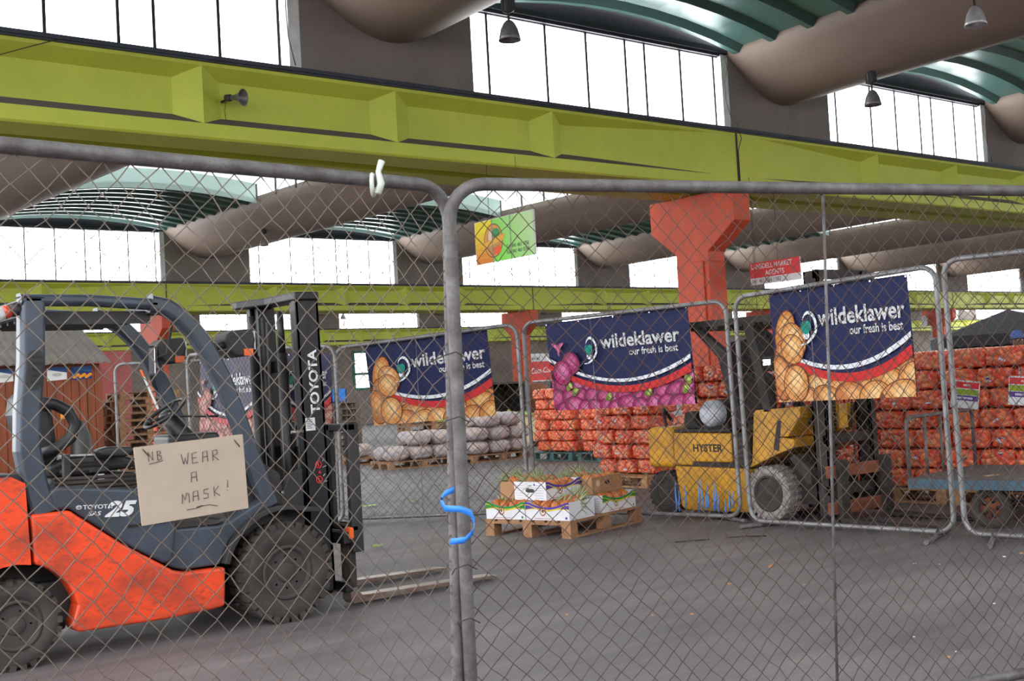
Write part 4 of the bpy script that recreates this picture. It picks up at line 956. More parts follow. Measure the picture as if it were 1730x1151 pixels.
hb_(MB().prism([(7.05, 0.52), (7.12, 0.60), (7.05, 0.64), (6.88, 0.50), (6.88, 0.36), (6.93, 0.36)], XN + 0.02, XN + 0.24, 'x'), 'fender', 'dozer_black', 0.01)
text('HYSTER', 'lettering', 'dozer_black', hy, Matrix.Translation(-Vector(H0)) @ frame3((XN - 0.0065, 8.30, 0.655), (0, -1, 0), (0, 0, 1)), 0.105, 0.001, offset=0.003, xscale=1.07)
# gas bottle, seat and guard
MG = Matrix.Translation((XN + 0.02 - H0[0], 8.12 - H0[1], 1.025)) @ Matrix.Rotation(PI / 2, 4, 'Y')
go = MB().lathe([(0.0, 0.0), (0.06, 0.004), (0.105, 0.02), (0.130, 0.06), (0.135, 0.11), (0.135, 0.62), (0.11, 0.70), (0.05, 0.74), (0.0, 0.74)], MG, 36).build('gas_bottle', 'gas_white', hy)
MB().lathe([(0.137, 0.16), (0.14, 0.165), (0.14, 0.60), (0.137, 0.605)], MG, 36).build('bottle_cradle', 'dozer_black', go)
hb_(MB().box(XN + 0.15, XN + 0.7, 7.95, 8.3, 0.87, 0.92), 'bottle_stand', 'dozer_black', 0.01)
hb_(MB().prism([(8.25, 0.87), (8.36, 0.95), (8.33, 1.06), (8.50, 1.05), (8.52, 0.88)], XN + 0.1, XN + 0.4, 'x'), 'air_cleaner', 'dozer_black', 0.03)
hb_(MB().tube([V(XN + 0.1, 8.75, 0.88), V(XN + 0.12, 8.80, 1.03), V(XN + 0.2, 8.88, 1.08), V(XN + 0.3, 8.86, 0.95)], 0.018, 8), 'hose', 'dozer_black')
hb_(MB().box(XN + 0.2, XF - 0.2, 7.42, 7.98, 0.84, 0.95), 'seat_deck', 'dozer_black', 0.02)
hb_(MB().prism([(7.98, 0.96), (8.05, 1.30), (8.03, 1.40), (7.92, 1.42), (7.60, 1.40), (7.58, 1.05), (7.66, 0.95)], XN + 0.28, XN + 0.5, 'x'), 'seat', 'dozer_black', 0.05, seg=3)
hb_(MB().prism([(8.22, 1.42), (7.60, 1.42), (7.58, 1.72), (7.70, 1.78), (8.22, 1.74)], XN + 0.50, XN + 0.56, 'x'), 'backrest', 'dozer_black', 0.04, seg=3)
for x in (XN, XF - 0.07):
    hb_(MB().box(x, x + 0.07, 7.08, 8.26, 1.885, 1.955), 'roof_rail', 'dozer_black', 0.008)
    hb_(MB().prism([(7.56, 1.90), (7.44, 1.90), (7.27, 1.03), (7.37, 1.03)], x, x + 0.07, 'x'), 'front_post', 'dozer_black', 0.008)
    hb_(MB().prism([(8.24, 1.90), (8.14, 1.90), (7.78, 1.62), (7.62, 0.9), (7.72, 0.9), (7.90, 1.58)], x, x + 0.07, 'x'), 'rear_post', 'dozer_black', 0.008)
for i in range(8): hb_(MB().box(XN, XF, 7.10 + i * 0.155, 7.15 + i * 0.155, 1.86, 1.90), 'roof_bar', 'dozer_black', 0.004)
hs = Matrix.Translation((XN + 0.4, 7.36, 1.22)) @ Matrix.Rotation(0.6, 4, 'X')
hr = hb_(MB().tube([hs @ V(0.17 * math.cos(a), 0.17 * math.sin(a), 0) for a in [2 * PI * i / 28 for i in range(28)]], 0.014, 8, closed=True), 'steering_wheel', 'dozer_black')
hb_(MB().tube([hs @ V(-0.16, 0, 0), hs @ V(0.16, 0, 0)], 0.012, 6).tube([hs @ V(0, 0, 0), hs @ V(0.0, 0, -0.35)], 0.025, 8), 'steering_column', 'dozer_black')
wl = hb_(MB().box(XN - 0.02, XN + 0.05, 7.21, 7.33, 1.46, 1.56), 'work_lamp', 'dozer_black', 0.015)
hb_(MB().box(XN - 0.024, XN - 0.018, 7.225, 7.315, 1.475, 1.53), 'lamp_glass', 'chrome', parent=wl)
# mast and carriage
for x in (XN + 0.12, XF - 0.22):
    hb_(MB().box(x, x + 0.03, 6.74, 6.90, 0.06, 2.32).box(x, x + 0.1, 6.74, 6.765, 0.06, 2.32).box(x, x + 0.1, 6.875, 6.90, 0.06, 2.32), 'mast_rail', 'dozer_black', 0.004)
    hb_(MB().tube([V(x + 0.16, 6.92, 0.2), V(x + 0.16, 6.92, 1.9)], 0.04, 12), 'lift_cylinder', 'mast_black')
for z in (0.25, 0.72, 1.4, 2.24): hb_(MB().box(XN + 0.12, XF - 0.1, 6.75, 6.80, z, z + 0.09), 'mast_crossmember', 'dozer_black', 0.006)
for i, x in enumerate((XN + 0.33, XF - 0.4)):
    c = MB()
    for j in range(60): c.box(x, x + 0.03, 6.81, 6.82, 0.3 + j * 0.032, 0.326 + j * 0.032)
    hb_(c, 'lift_chain', 'dozer_black')
hb_(MB().box(XN + 0.3, XN + 0.42, 6.73, 6.745, 0.86, 1.08), 'mast_panel', 'dozer_yellow')
hb_(MB().box(XN + 0.02, XF - 0.02, 6.66, 6.72, 0.09, 0.20).box(XN + 0.02, XF - 0.02, 6.66, 6.72, 0.42, 0.53), 'carriage', 'rust', 0.01)
for x in (XN + 0.1, XF - 0.24):
    hb_(MB().prism([(6.66, 0.58), (6.61, 0.58), (6.61, 0.06), (6.2, 0.035), (5.72, 0.025), (5.72, 0.015), (6.62, 0.015), (6.66, 0.05)], x, x + 0.12, 'x'), 'fork', 'dozer_black', 0.004)
for p in (((XN + 0.2, 7.0, 0.9), (XN + 0.3, 6.93, 1.25), (XN + 0.34, 6.93, 1.6)), ((XN + 0.1, 7.1, 0.84), (XN + 0.12, 6.98, 0.98), (XN + 0.2, 6.93, 0.9), (XN + 0.22, 6.93, 0.5))):
    hb_(MB().tube([Vector(q_) for q_ in p], 0.018, 8), 'hydraulic_hose', 'dozer_black')

# ================================================================ pallets
def pallet(name, label, group, wood, L=1.2, W=0.8, Hh=0.144, loc=(0, 0, 0), rz=0.0):
    """origin at the front left corner, x along the length"""
    o = thing(name, loc, label, 'pallet', group, rz)
    for i in range(7): 
        w_ = W / 7 * 0.8; y = i * (W - w_) / 6
        MB().box(0, L, y, y + w_, Hh - 0.02, Hh).build('top_board', wood, o)
    for i in range(3):
        x = i * (L - 0.1) / 2
        MB().box(x, x + 0.1, 0, W, Hh - 0.042, Hh - 0.02).build('crossboard', wood, o)
        y = i * (W - 0.1) / 2
        MB().box(0, L, y, y + 0.1, 0, 0.02).build('skid', wood, o)
        for j in range(3):
            yy = j * (W - 0.1) / 2
            MB().box(x, x + 0.115 if i < 2 else x + 0.1, yy, yy + 0.1, 0.02, Hh - 0.042).build('block', wood, o)
    return o
P_PINE = pallet('wooden_pallet', 'wooden pallet on the floor carrying the boxes of pineapples', None, 'pallet_wood', 1.25, 0.98, 0.16, (7.03, 8.20, 0), math.atan2(0.32, 1.21))

# ================================================================ pineapples and their boxes
def ramp3(c1, c2, t): return tuple(c1[i] + (c2[i] - c1[i]) * t for i in range(3)) + (1,)
def make_pine(var):
    rnd = random.Random(40 + var)
    o = thing('pineapple', (0, 0, 0), 'ripe orange pineapple with a green crown', 'pineapple', 'pineapples')
    b = MB(); nu, nv = 40, 34; R, Hh = 0.052, 0.15; rows = []
    for j in range(nv + 1):
        t = j / nv; z = -Hh / 2 + Hh * t; r = R * max(0.02, (1 - abs(2 * t - 1) ** 3.2)) ** 0.5
        row = []
        for i in range(nu):
            a = 2 * PI * i / nu
            d = (abs(math.sin(a * 4 + t * 9.4)) * abs(math.sin(a * 4 - t * 9.4))) ** 0.6
            row.append(V((r + 0.007 * (d - 0.3)) * math.cos(a), (r + 0.007 * (d - 0.3)) * math.sin(a), z))
        rows.append(row)
    b.grid(rows, closed=True); k = 0
    for j in range(nv):
        for i in range(nu):
            a = 2 * PI * (i + .5) / nu; t = (j + .5) / nv
            d = abs(math.sin(a * 4 + t * 9.4)) * abs(math.sin(a * 4 - t * 9.4))
            b.c[k] = ramp3(srgb(196, 104, 52), srgb(246, 150, 70), d) if d < 0.75 else srgb(170, 130, 90); k += 1
    b.build('fruit', 'pine_skin', o)
    c = MB()
    for i in range(22):
        a = i * 2.4; tilt = 0.15 + 0.045 * i * 0.8; L = 0.15 * rnd.uniform(0.8, 1.15) * (1 - i * 0.012); w_ = 0.010
        dr = V(math.cos(a), math.sin(a), 0); sd = V(-math.sin(a), math.cos(a), 0); A, B = [], []
        for q in range(6):
            t = q / 5; x = 0.012 + L * math.sin(tilt) * (t + 0.5 * t * t) ; z = Hh / 2 - 0.005 + L * math.cos(tilt) * t * (1 - 0.25 * t * tilt)
            ww = w_ * (1 - t) ** 0.7 + 0.0008; p = dr * x + V(0, 0, z)
            A.append(p - sd * ww); B.append(p + sd * ww + V(0, 0, 0.0))
        c.grid([A, B])
    c.build('leaf_crown', 'pine_leaf', o, solid=0.0015)
    return o
PINES = [make_pine(0), make_pine(1)]
n_p = [0]
pa_ = math.atan2(0.32, 1.21); E1 = V(math.cos(pa_), math.sin(pa_), 0); E2 = V(-math.sin(pa_), math.cos(pa_), 0); PO = V(7.03, 8.20, 0.16)
def pine_at(p, tilt, head, label, sc=1.0):
    i = n_p[0]; n_p[0] += 1
    src = PINES[i % 2]
    e = Matrix.Rotation(head, 4, 'Z') @ Matrix.Rotation(tilt, 4, 'Y')
    o = src if i < 2 else dup(src)
    o.location = p; o.rotation_euler = e.to_euler(); o.scale = (sc, sc, sc); o['label'] = label
    return o
def carton(name, label, e1, e2, z, ang, L, W, Hh, kind, col, fill, plabel, dipped=True):
    """open fruit box; local x runs along the printed front, which faces local -y; its end faces local -x"""
    loc = PO + E1 * e1 + E2 * e2 + V(0, 0, z - 0.16 + 0.0)
    rz = pa_ + ang
    o = thing(name, loc, label, 'box', 'pineapple boxes', rz)
    skin = 'carton_white' if kind == 'print' else 'carton_brown'
    th = 0.006
    dip = Hh * 0.28 if dipped else 0.0
    nn = 12
    def top(x): return Hh - dip * math.sin(PI * min(max((x / L - 0.08) / 0.84, 0), 1)) ** 0.8
    front = [(0, 0), (L, 0)] + [(L * (1 - i / nn), top(L * (1 - i / nn))) for i in range(nn + 1)]
    MB().prism(front, 0, th).build('front_wall', skin, o); MB().prism(front, W - th, W).build('back_wall', skin, o)
    MB().box(0, th, th, W - th, 0, Hh).build('end_wall', skin, o); MB().box(L - th, L, th, W - th, 0, Hh).build('end_wall', skin, o)
    MB().box(th, L - th, th, W - th, 0, th).build('bottom', skin, o)
    if kind == 'print':
        pc = MB(); y = -0.0012
        for i in range(nn):
            x0, x1 = L * i / nn, L * (i + 1) / nn
            def low(x): u = x / L; return Hh * (0.50 + 0.13 * abs(math.sin(PI * (u * 1.6 + 0.15))) - (0.10 if 0.3 < u < 0.45 else 0))
            pc.poly([V(x0, y, low(x0)), V(x1, y, low(x1)), V(x1, y, top(x1)), V(x0, y, top(x0))], col)
        yy = y - 0.0006; yel = srgb(224, 196, 40)
        for f0 in (lambda x: Hh * (0.48 + 0.13 * abs(math.sin(PI * (x / L * 1.6 + 0.15))) - (0.10 if 0.3 < x / L < 0.45 else 0)), lambda x: top(x) - Hh * 0.17):
            pts = [L * i / 24 for i in range(25)]
            for i in range(24):
                a, b = pts[i], pts[i + 1]; pc.poly([V(a, yy, f0(a)), V(b, yy, f0(b)), V(b, yy, f0(b) + 0.007), V(a, yy, f0(a) + 0.007)], yel)
        for i in range(24):
            a, b = 2 * PI * i / 24, 2 * PI * (i + 1) / 24
            for r0, r1, cc in ((0.026, 0.034, srgb(150, 50, 40)), (0.020, 0.026, srgb(236, 214, 180))):
                pc.poly([V(L * 0.4 + r * math.cos(q_), yy - 0.0006, Hh * 0.47 + r * 1.1 * math.sin(q_)) for r, q_ in ((r0, a), (r1, a), (r1, b), (r0, b))], cc)
        pc.poly([V(L * 0.4 + 0.012, yy - 0.0006, Hh * 0.43), V(L * 0.4 + 0.002, yy - 0.0006, Hh * 0.52), V(L * 0.4 - 0.012, yy - 0.0006, Hh * 0.5), V(L * 0.4 - 0.004, yy - 0.0006, Hh * 0.41)], srgb(120, 70, 40))
        pc.poly([V(L * 0.93 + 0.012 * math.cos(q_), yy, Hh * 0.14 + 0.012 * math.sin(q_)) for q_ in [2 * PI * i / 14 for i in range(14)]], col)
        for i in range(10): pc.poly([V(L * (0.2 + 0.045 * i), yy, 0.012), V(L * (0.23 + 0.045 * i), yy, 0.012), V(L * (0.23 + 0.045 * i), yy, 0.018), V(L * (0.2 + 0.045 * i), yy, 0.018)], srgb(190, 60, 90))
        pc.build('printed_front', 'printed', o)
        ec = MB(); x = -0.0012; gy = srgb(150, 150, 168)
        for i in range(6):
            ec.poly([V(x, W * 0.08, Hh * (0.1 + i * 0.14)), V(x, W * 0.34, Hh * (0.1 + i * 0.14)), V(x, W * 0.34, Hh * (0.12 + i * 0.14)), V(x, W * 0.08, Hh * (0.12 + i * 0.14))], gy)
            ec.poly([V(x, W * 0.70, Hh * (0.1 + i * 0.14)), V(x, W * 0.94, Hh * (0.1 + i * 0.14)), V(x, W * 0.94, Hh * (0.115 + i * 0.14)), V(x, W * 0.70, Hh * (0.115 + i * 0.14))], gy)
        ec.poly([V(x, W * 0.36, Hh * 0.68), V(x, W * 0.66, Hh * 0.68), V(x, W * 0.66, Hh * 0.695), V(x, W * 0.36, Hh * 0.695)], gy)
        ec.poly([V(x, W * 0.36 + 0.009 * math.cos(q_), Hh * 0.85 + 0.011 * math.sin(q_)) for q_ in [2 * PI * i / 14 for i in range(14)]], srgb(84, 70, 150))
        ec.build('printed_end', 'printed', o)
        MB().prism([(W * 0.5 + 0.035 * math.cos(q_) + (0.02 if math.cos(q_) > 0 else -0.02), Hh * 0.52 + 0.018 * math.sin(q_)) for q_ in [2 * PI * i / 20 for i in range(20)]], -0.002, -0.0005, 'x').build('hand_hole', 'mast_black', o)
    else:
        ec = MB(); dk = srgb(110, 78, 56)
        for (a0, a1, b0, b1) in ((.05, .95, .05, .065), (.05, .95, .93, .945), (.05, .06, .05, .945), (.94, .95, .05, .945), (.32, .33, .05, .945), (.68, .69, .05, .945), (.7, .92, .3, .32), (.7, .92, .4, .42), (.7, .92, .5, .52), (.7, .92, .2, .22), (.36, .64, .75, .77), (.36, .64, .2, .22)):
            ec.poly([V(L * a0, -0.001, Hh * b0), V(L * a1, -0.001, Hh * b0), V(L * a1, -0.001, Hh * b1), V(L * a0, -0.001, Hh * b1)], dk)
        ec.build('printed_lines', 'printed', o)
        ec = MB(); ec.poly([V(L * 0.2 + 0.035 * math.cos(q_), -0.001, Hh * 0.62 + 0.03 * math.sin(q_)) for q_ in [2 * PI * i / 16 for i in range(16)]], srgb(214, 190, 164))
        ec.build('printed_mark', 'printed', o)
        MB().prism([(L * 0.5 + 0.022 * math.cos(q_) + (0.02 if math.cos(q_) > 0 else -0.02), Hh * 0.6 + 0.018 * math.sin(q_)) for q_ in [2 * PI * i / 20 for i in range(20)]], -0.003, -0.0015, 'y').build('hand_hole', 'mast_black', o)
        MB().box(-0.002, -0.0005, W * 0.3, W * 0.4, Hh * 0.75, Hh * 0.85).build('vent_hole', 'mast_black', o)
    Rz = Matrix.Rotation(rz, 4, 'Z'); rnd = random.Random(int(e1 * 100 + e2 * 37 + z * 11))
    for (x, y, zz, tl, hd) in fill:
        p = loc + Rz @ V(x * L, y * W, zz + 0.03)
        pine_at(p, tl, rz + hd, plabel, rnd.uniform(0.92, 1.06))
    return o
NF = [(0.15, 0.24, 0.095, 1.5, 1.7), (0.38, 0.24, 0.09, 1.5, 1.45), (0.62, 0.24, 0.09, 1.5, 1.5), (0.85, 0.24, 0.095, 1.5, 1.3), (0.26, 0.68, 0.115, 1.3, 1.7), (0.52, 0.70, 0.11, 1.25, 1.2), (0.78, 0.68, 0.115, 1.3, 1.9)]
GREEN, PURP = srgb(34, 136, 62), srgb(80, 60, 150)
bx = -PI / 2   # fronts turned to the pallet's left face
carton('pineapple_carton', 'white and green pineapple box at the left end of the pallet', 0.0, 0.965, 0.162, bx, 0.46, 0.42, 0.165, 'print', GREEN, NF, 'pineapple lying in the green box at the left end of the pallet')
carton('pineapple_carton', 'white and purple pineapple box at the front corner of the pallet, bottom layer', 0.0, 0.495, 0.162, bx, 0.49, 0.42, 0.165, 'print', PURP, NF, 'pineapple lying in the lower purple box at the front corner')
carton('pineapple_carton', 'white and green pineapple box at the right end of the pallet, under the brown box', 0.60, 0.03, 0.162, 0.0, 0.60, 0.42, 0.165, 'print', GREEN, NF[:4], 'pineapple in the green box under the brown carton')
carton('pineapple_carton', 'tilted white and purple pineapple box, top layer of the stack', 0.07, 0.30, 0.335, -0.10, 0.50, 0.40, 0.17, 'print', PURP, NF, 'pineapple heaped in the top purple box')
carton('pineapple_carton', 'plain brown cardboard box of pineapples on top at the right', 0.60, 0.14, 0.335, 0.02, 0.56, 0.36, 0.16, 'plain', None, NF[:6], 'pineapple heaped in the brown cardboard box', dipped=False)
carton('pineapple_carton', 'brown cardboard pineapple box behind the tilted purple box', 0.22, 0.62, 0.335, 0.05, 0.46, 0.32, 0.16, 'plain', None, NF[4:], 'pineapple in the brown box behind the tilted purple box', dipped=False)

# ================================================================ net bags of onions
def bag_mesh(var, hx, hy_, hz, n_on, r_on, c_lo, c_hi, gap, power=5, bump=0.02):
    """one closed bulging bag whose surface swells over the onions inside the net"""
    rnd = random.Random(100 + var); pts = []
    ga = PI * (3 - 5 ** 0.5)
    def shape(d):
        m_ = max(abs(d.x), abs(d.y), abs(d.z)); q = d / m_
        k = (abs(q.x) ** power + abs(q.y) ** power + abs(q.z) ** power) ** (-1.0 / power)
        return V(q.x * k * hx, q.y * k * hy_, q.z * k * hz)
    seeds = []; tries = 0
    while len(seeds) < n_on and tries < 9000:
        tries += 1
        d = V(rnd.gauss(0, 1), rnd.gauss(0, 1), rnd.gauss(0, 1)); p = shape(d)
        if all((p - s).length > r_on * 1.5 for s in seeds): seeds.append(p)
    sa = np.array([list(p) for p in seeds]); shade = [rnd.random() for _ in seeds]
    bm = bmesh.new(); bmesh.ops.create_icosphere(bm, subdivisions=5, radius=1.0)
    vs = [shape(v.co.normalized()) for v in bm.verts]; va = np.array([list(p) for p in vs])
    na = np.array([list(v.co.normalized()) for v in bm.verts])
    dd = np.sqrt(((va[:, None, :] - sa[None, :, :]) ** 2).sum(-1)); idx = dd.argmin(1); dm = dd.min(1)
    h = np.sqrt(np.clip(1 - (dm / (r_on * 1.12)) ** 2, 0, 1)) * bump
    # a pinched seam at the two ends
    out = va + na * h[:, None]
    me = bpy.data.meshes.new('net_bag')
    fs = [tuple(v.index for v in f.verts) for f in bm.faces]
    me.from_pydata([tuple(p) for p in out], [], fs); bm.free()
    at = me.color_attributes.new('Col', 'FLOAT_COLOR', 'POINT'); buf = []
    for i in range(len(out)):
        c = ramp3(c_lo, c_hi, shade[idx[i]])
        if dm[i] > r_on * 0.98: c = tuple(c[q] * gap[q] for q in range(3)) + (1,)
        buf.extend(c)
    at.data.foreach_set('color', buf)
    me.polygons.foreach_set('use_smooth', [True] * len(fs)); return me
ON_LO, ON_HI = srgb(234, 66, 42), srgb(255, 164, 108)
BAGS = []
for v_ in range(4):
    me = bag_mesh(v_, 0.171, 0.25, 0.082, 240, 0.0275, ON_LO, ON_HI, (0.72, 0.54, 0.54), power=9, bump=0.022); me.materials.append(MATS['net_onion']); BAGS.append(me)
lab_me = None
def label_mesh():
    b = MB()
    b.poly([V(-0.036, 0, -0.030), V(0.036, 0, -0.033), V(0.04, 0, 0.026), V(-0.03, 0, 0.033)], srgb(206, 200, 214))
    b.poly([V(-0.028, -0.0008, -0.004), V(0.032, -0.0008, -0.006), V(0.034, -0.0008, 0.014), V(-0.026, -0.0008, 0.016)], srgb(70, 60, 130))
    b.poly([V(-0.026, -0.0008, 0.018), V(0.034, -0.0008, 0.015), V(0.035, -0.0008, 0.022), V(-0.025, -0.0008, 0.028)], srgb(190, 190, 110))
    return b.mesh('bag_label', 'printed')
lab_me = label_mesh()
def onion_bag(x, y, z, rz, label, group, i, with_label=True, roll=0.0):
    """long axis along local y; its rounded end and label face local -y"""
    o = bpy.data.objects.new('onion_bag', BAGS[i % 4]); COL.objects.link(o)
    o.location = (x, y, z); o.rotation_euler = (roll, random.uniform(-0.012, 0.012), rz + (PI if i % 3 == 0 else 0))
    s_ = random.uniform(0.98, 1.0); o.scale = (s_, random.uniform(0.95, 1.04), random.uniform(0.98, 1.0))
    tag(o, label, 'onion bag', group)
    if with_label:
        l = bpy.data.objects.new('bag_label', lab_me); COL.objects.link(l); l.parent = o
        f = -1 if i % 3 else 1
        l.location = (random.uniform(-0.09, 0.09), f * (0.262), random.uniform(-0.035, 0.05)); l.rotation_euler = (random.uniform(-0.5, 0.1) * -f, random.uniform(-0.5, 0.5), 0 if f < 0 else PI)
    return o
# the long row of pallets along the far fence: bag ends face the yard (world -x)
for pi_, y0 in list(enumerate((4.25, 5.45, 6.65, 7.95, 9.15)))[1:]:
    pal_lab = ['onion pallet behind the flat trolley, nearest the right edge', 'onion pallet behind the trolley handle and the price boards', 'onion pallet just right of the yellow forklift mast', 'onion pallet hidden behind the yellow forklift', 'onion pallet behind the yellow counterweight'][pi_]
    if pi_ == 1: PAL0 = pallet('wooden_pallet', 'wooden ' + pal_lab, None, 'pallet_pale', 1.15, 0.8, 0.15, (11.42, y0, 0), PI / 2)
    else: dup(PAL0, (11.42, y0, 0), (0, 0, PI / 2), 'wooden ' + pal_lab)
    where = ['behind the flat trolley', 'behind the trolley handle', 'just right of the yellow forklift mast', 'behind the yellow forklift', 'behind the yellow counterweight'][pi_]
    for row in range(7):
        for c in range(3):
            yy = y0 + 0.20 + c * 0.375 + (0.09 if row % 2 else -0.02) + random.uniform(-0.004, 0.004)
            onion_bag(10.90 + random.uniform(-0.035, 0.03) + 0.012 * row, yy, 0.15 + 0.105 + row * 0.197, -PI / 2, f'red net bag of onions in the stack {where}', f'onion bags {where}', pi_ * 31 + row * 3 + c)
for pi_, y0 in enumerate((11.05,)):
    dup(PAL0, (11.62, y0, 0), (0, 0, PI / 2), 'wooden onion pallet behind the pineapple boxes')
    for row in range(5):
        for c in range(3):
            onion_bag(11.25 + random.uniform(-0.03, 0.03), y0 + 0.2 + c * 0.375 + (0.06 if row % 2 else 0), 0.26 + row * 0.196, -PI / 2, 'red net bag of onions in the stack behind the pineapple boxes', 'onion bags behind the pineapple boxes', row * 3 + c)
# stack further back beside the white sacks
tl = pallet('wooden_pallet', 'teal pallet under the farther stack of onions', 'teal onion pallets', 'pallet_teal', 1.15, 0.8, 0.15, (15.0, 15.1, 0), PI / 2)
dup(tl, (15.0, 16.4, 0), (0, 0, PI / 2))
for pi_, y0 in enumerate((15.1, 16.4)):
    for row in range(6):
        for c in range(3):
            onion_bag(14.55 + random.uniform(-0.03, 0.03), y0 + 0.2 + c * 0.375 + (0.06 if row % 2 else 0), 0.26 + row * 0.196, -PI / 2, 'red net bag of onions in the farther stack beside the white sacks', 'onion bags beside the white sacks', row * 3 + c, False)

# ================================================================ white net sacks of vegetables
SACKS = []
for v_ in range(3):
    me = bag_mesh(30 + v_, 0.225, 0.205, 0.118, 60, 0.055, srgb(176, 170, 178), srgb(206, 180, 166), (0.86, 0.84, 0.86), power=2.8, bump=0.022); me.materials.append(MATS['net_sack']); SACKS.append(me)
def sack(x, y, z, rz, label, group, i):
    o = bpy.data.objects.new('vegetable_sack', SACKS[i % 3]); COL.objects.link(o); o.location = (x, y, z)
    o.rotation_euler = (random.uniform(-.08, .08), random.uniform(-.08, .08), rz + random.uniform(-.1, .1)); o.scale = (random.uniform(.95, 1.02),) * 2 + (random.uniform(.95, 1.05),)
    return tag(o, label, 'sack', group)
pw = pallet('wooden_pallet', 'wooden pallet under the white sacks left of the near fence post', None, 'pallet_wood', 1.45, 0.9, 0.14, (11.75, 18.75, 0), -0.15)
dup(pw, (13.35, 18.3, 0), (0, 0, -0.05), 'wooden pallet under the white sacks right of the near fence post')
i = 0
for gi, (px_, py_, rz, lay, nm) in enumerate(((11.75, 18.75, -0.15, (3, 2), 'left of the near fence post'), (13.35, 18.3, -0.05, (3, 3, 2), 'right of the near fence post'))):
    for dep in (0.23, 0.68):
        for row, n in enumerate(lay):
            for c in range(n):
                d = Vector((0.24 + 0.485 * c + (0.485 if (gi == 0 and row == 1) else (0.3 if row == 2 else 0)) + random.uniform(-.012, .012), dep, 0))
                q = Matrix.Rotation(rz, 3, 'Z') @ d
                sack(px_ + q.x, py_ + q.y, 0.14 + 0.135 + row * 0.262, rz, f'white net sack of vegetables piled on the pallet {nm}', f'white sacks {nm}', i); i += 1

# ================================================================ flat trolley
t = thing('trolley', (9.07, 6.03, 0), 'flat steel trolley with a blue edge and a barred end handle, behind the bare fence', 'trolley')
tx = V(0.125, -0.992, 0).normalized(); ty = V(0.992, 0.125, 0).normalized()
TMx = frame3((0, 0, 0), tx, ty)
W_ = 1.38
MB().box(0, 1.65, 0, W_, 0.395, 0.42, TMx).build('bed', 'cart_bed', t)
MB().box(0, 1.65, -0.012, 0.02, 0.33, 0.41, TMx).box(0, 1.65, W_ - 0.02, W_ + 0.012, 0.33, 0.41, TMx).box(-0.012, 0.02, 0, W_, 0.33, 0.41, TMx).build('edge_rail', 'cart_blue', t)
hd = MB(); hp = [TMx @ V(0.0, 0.02, 0.34), TMx @ V(0, 0.02, 0.86), TMx @ V(0, 0.03, 0.92), TMx @ V(0, 0.08, 0.945), TMx @ V(0, W_ - 0.05, 0.945), TMx @ V(0, W_ - 0.01, 0.92), TMx @ V(0, W_, 0.87), TMx @ V(0, W_, 0.34)]
hd.tube(hp, 0.017, 10)
hd.build('handle', 'rail_steel', t)
for f in (0.27, 0.5, 0.74): MB().tube([TMx @ V(0, W_ * f, 0.36), TMx @ V(0, W_ * f, 0.94)], 0.014, 8).build('handle_bar', 'rail_steel', t)
for k, yy in ((0, 0.12), (1, W_ - 0.12)):
    Mw = TMx @ Matrix.Translation((0.66, yy, 0.17)) @ Matrix.Rotation(PI / 2, 4, 'X')
    to = MB().lathe([(0.095, -0.03), (0.16, -0.035), (0.172, -0.02), (0.172, 0.02), (0.16, 0.035), (0.095, 0.03), (0.095, -0.03)], Mw, 36).build('wheel', 'rubber', t)
    MB().lathe([(0.1, -0.015), (0.1, 0.012), (0.03, 0.012), (0.03, 0.05), (0, 0.05)], Mw, 30).build('wheel_disc', 'rust', to)
    for i in range(5):
        a = 2 * PI * i / 5
        MB().lathe([(0.022, 0), (0.022, 0.003), (0, 0.003)], Mw @ Matrix.Translation((0.064 * math.cos(a), 0.064 * math.sin(a), 0.0125)), 12).build('wheel_slot', 'mast_black', to)
MB().tube([TMx @ V(0.66, 0.05, 0.17), TMx @ V(0.66, W_ - 0.05, 0.17)], 0.016, 8).build('axle', 'dozer_black', t)
for yy in (0.18, W_ - 0.18):
    MB().tube([TMx @ V(0.66, yy, 0.17), TMx @ V(0.5, yy, 0.40)], 0.014, 8).tube([TMx @ V(0.66, yy, 0.17), TMx @ V(1.3, yy, 0.2), TMx @ V(1.55, yy, 0.24)], 0.018, 8).build('axle_strut', 'dozer_black', t)
    MB().tube([TMx @ V(1.0, yy, 0.185), TMx @ V(1.12, yy, 0.40)], 0.014, 8).build('brace', 'dozer_black', t)
pk = MB().poly([TMx @ V(0.55, 0.25, 0.423), TMx @ V(0.62, 0.22, 0.423), TMx @ V(0.67, 0.32, 0.43), TMx @ V(0.58, 0.36, 0.425)])
sc_ = pk.build('card_scrap', 'carton_brown', solid=0.003); sc_.location = (9.07, 6.03, 0); tag(sc_, 'scrap of brown card lying on the flat trolley', 'card scrap')

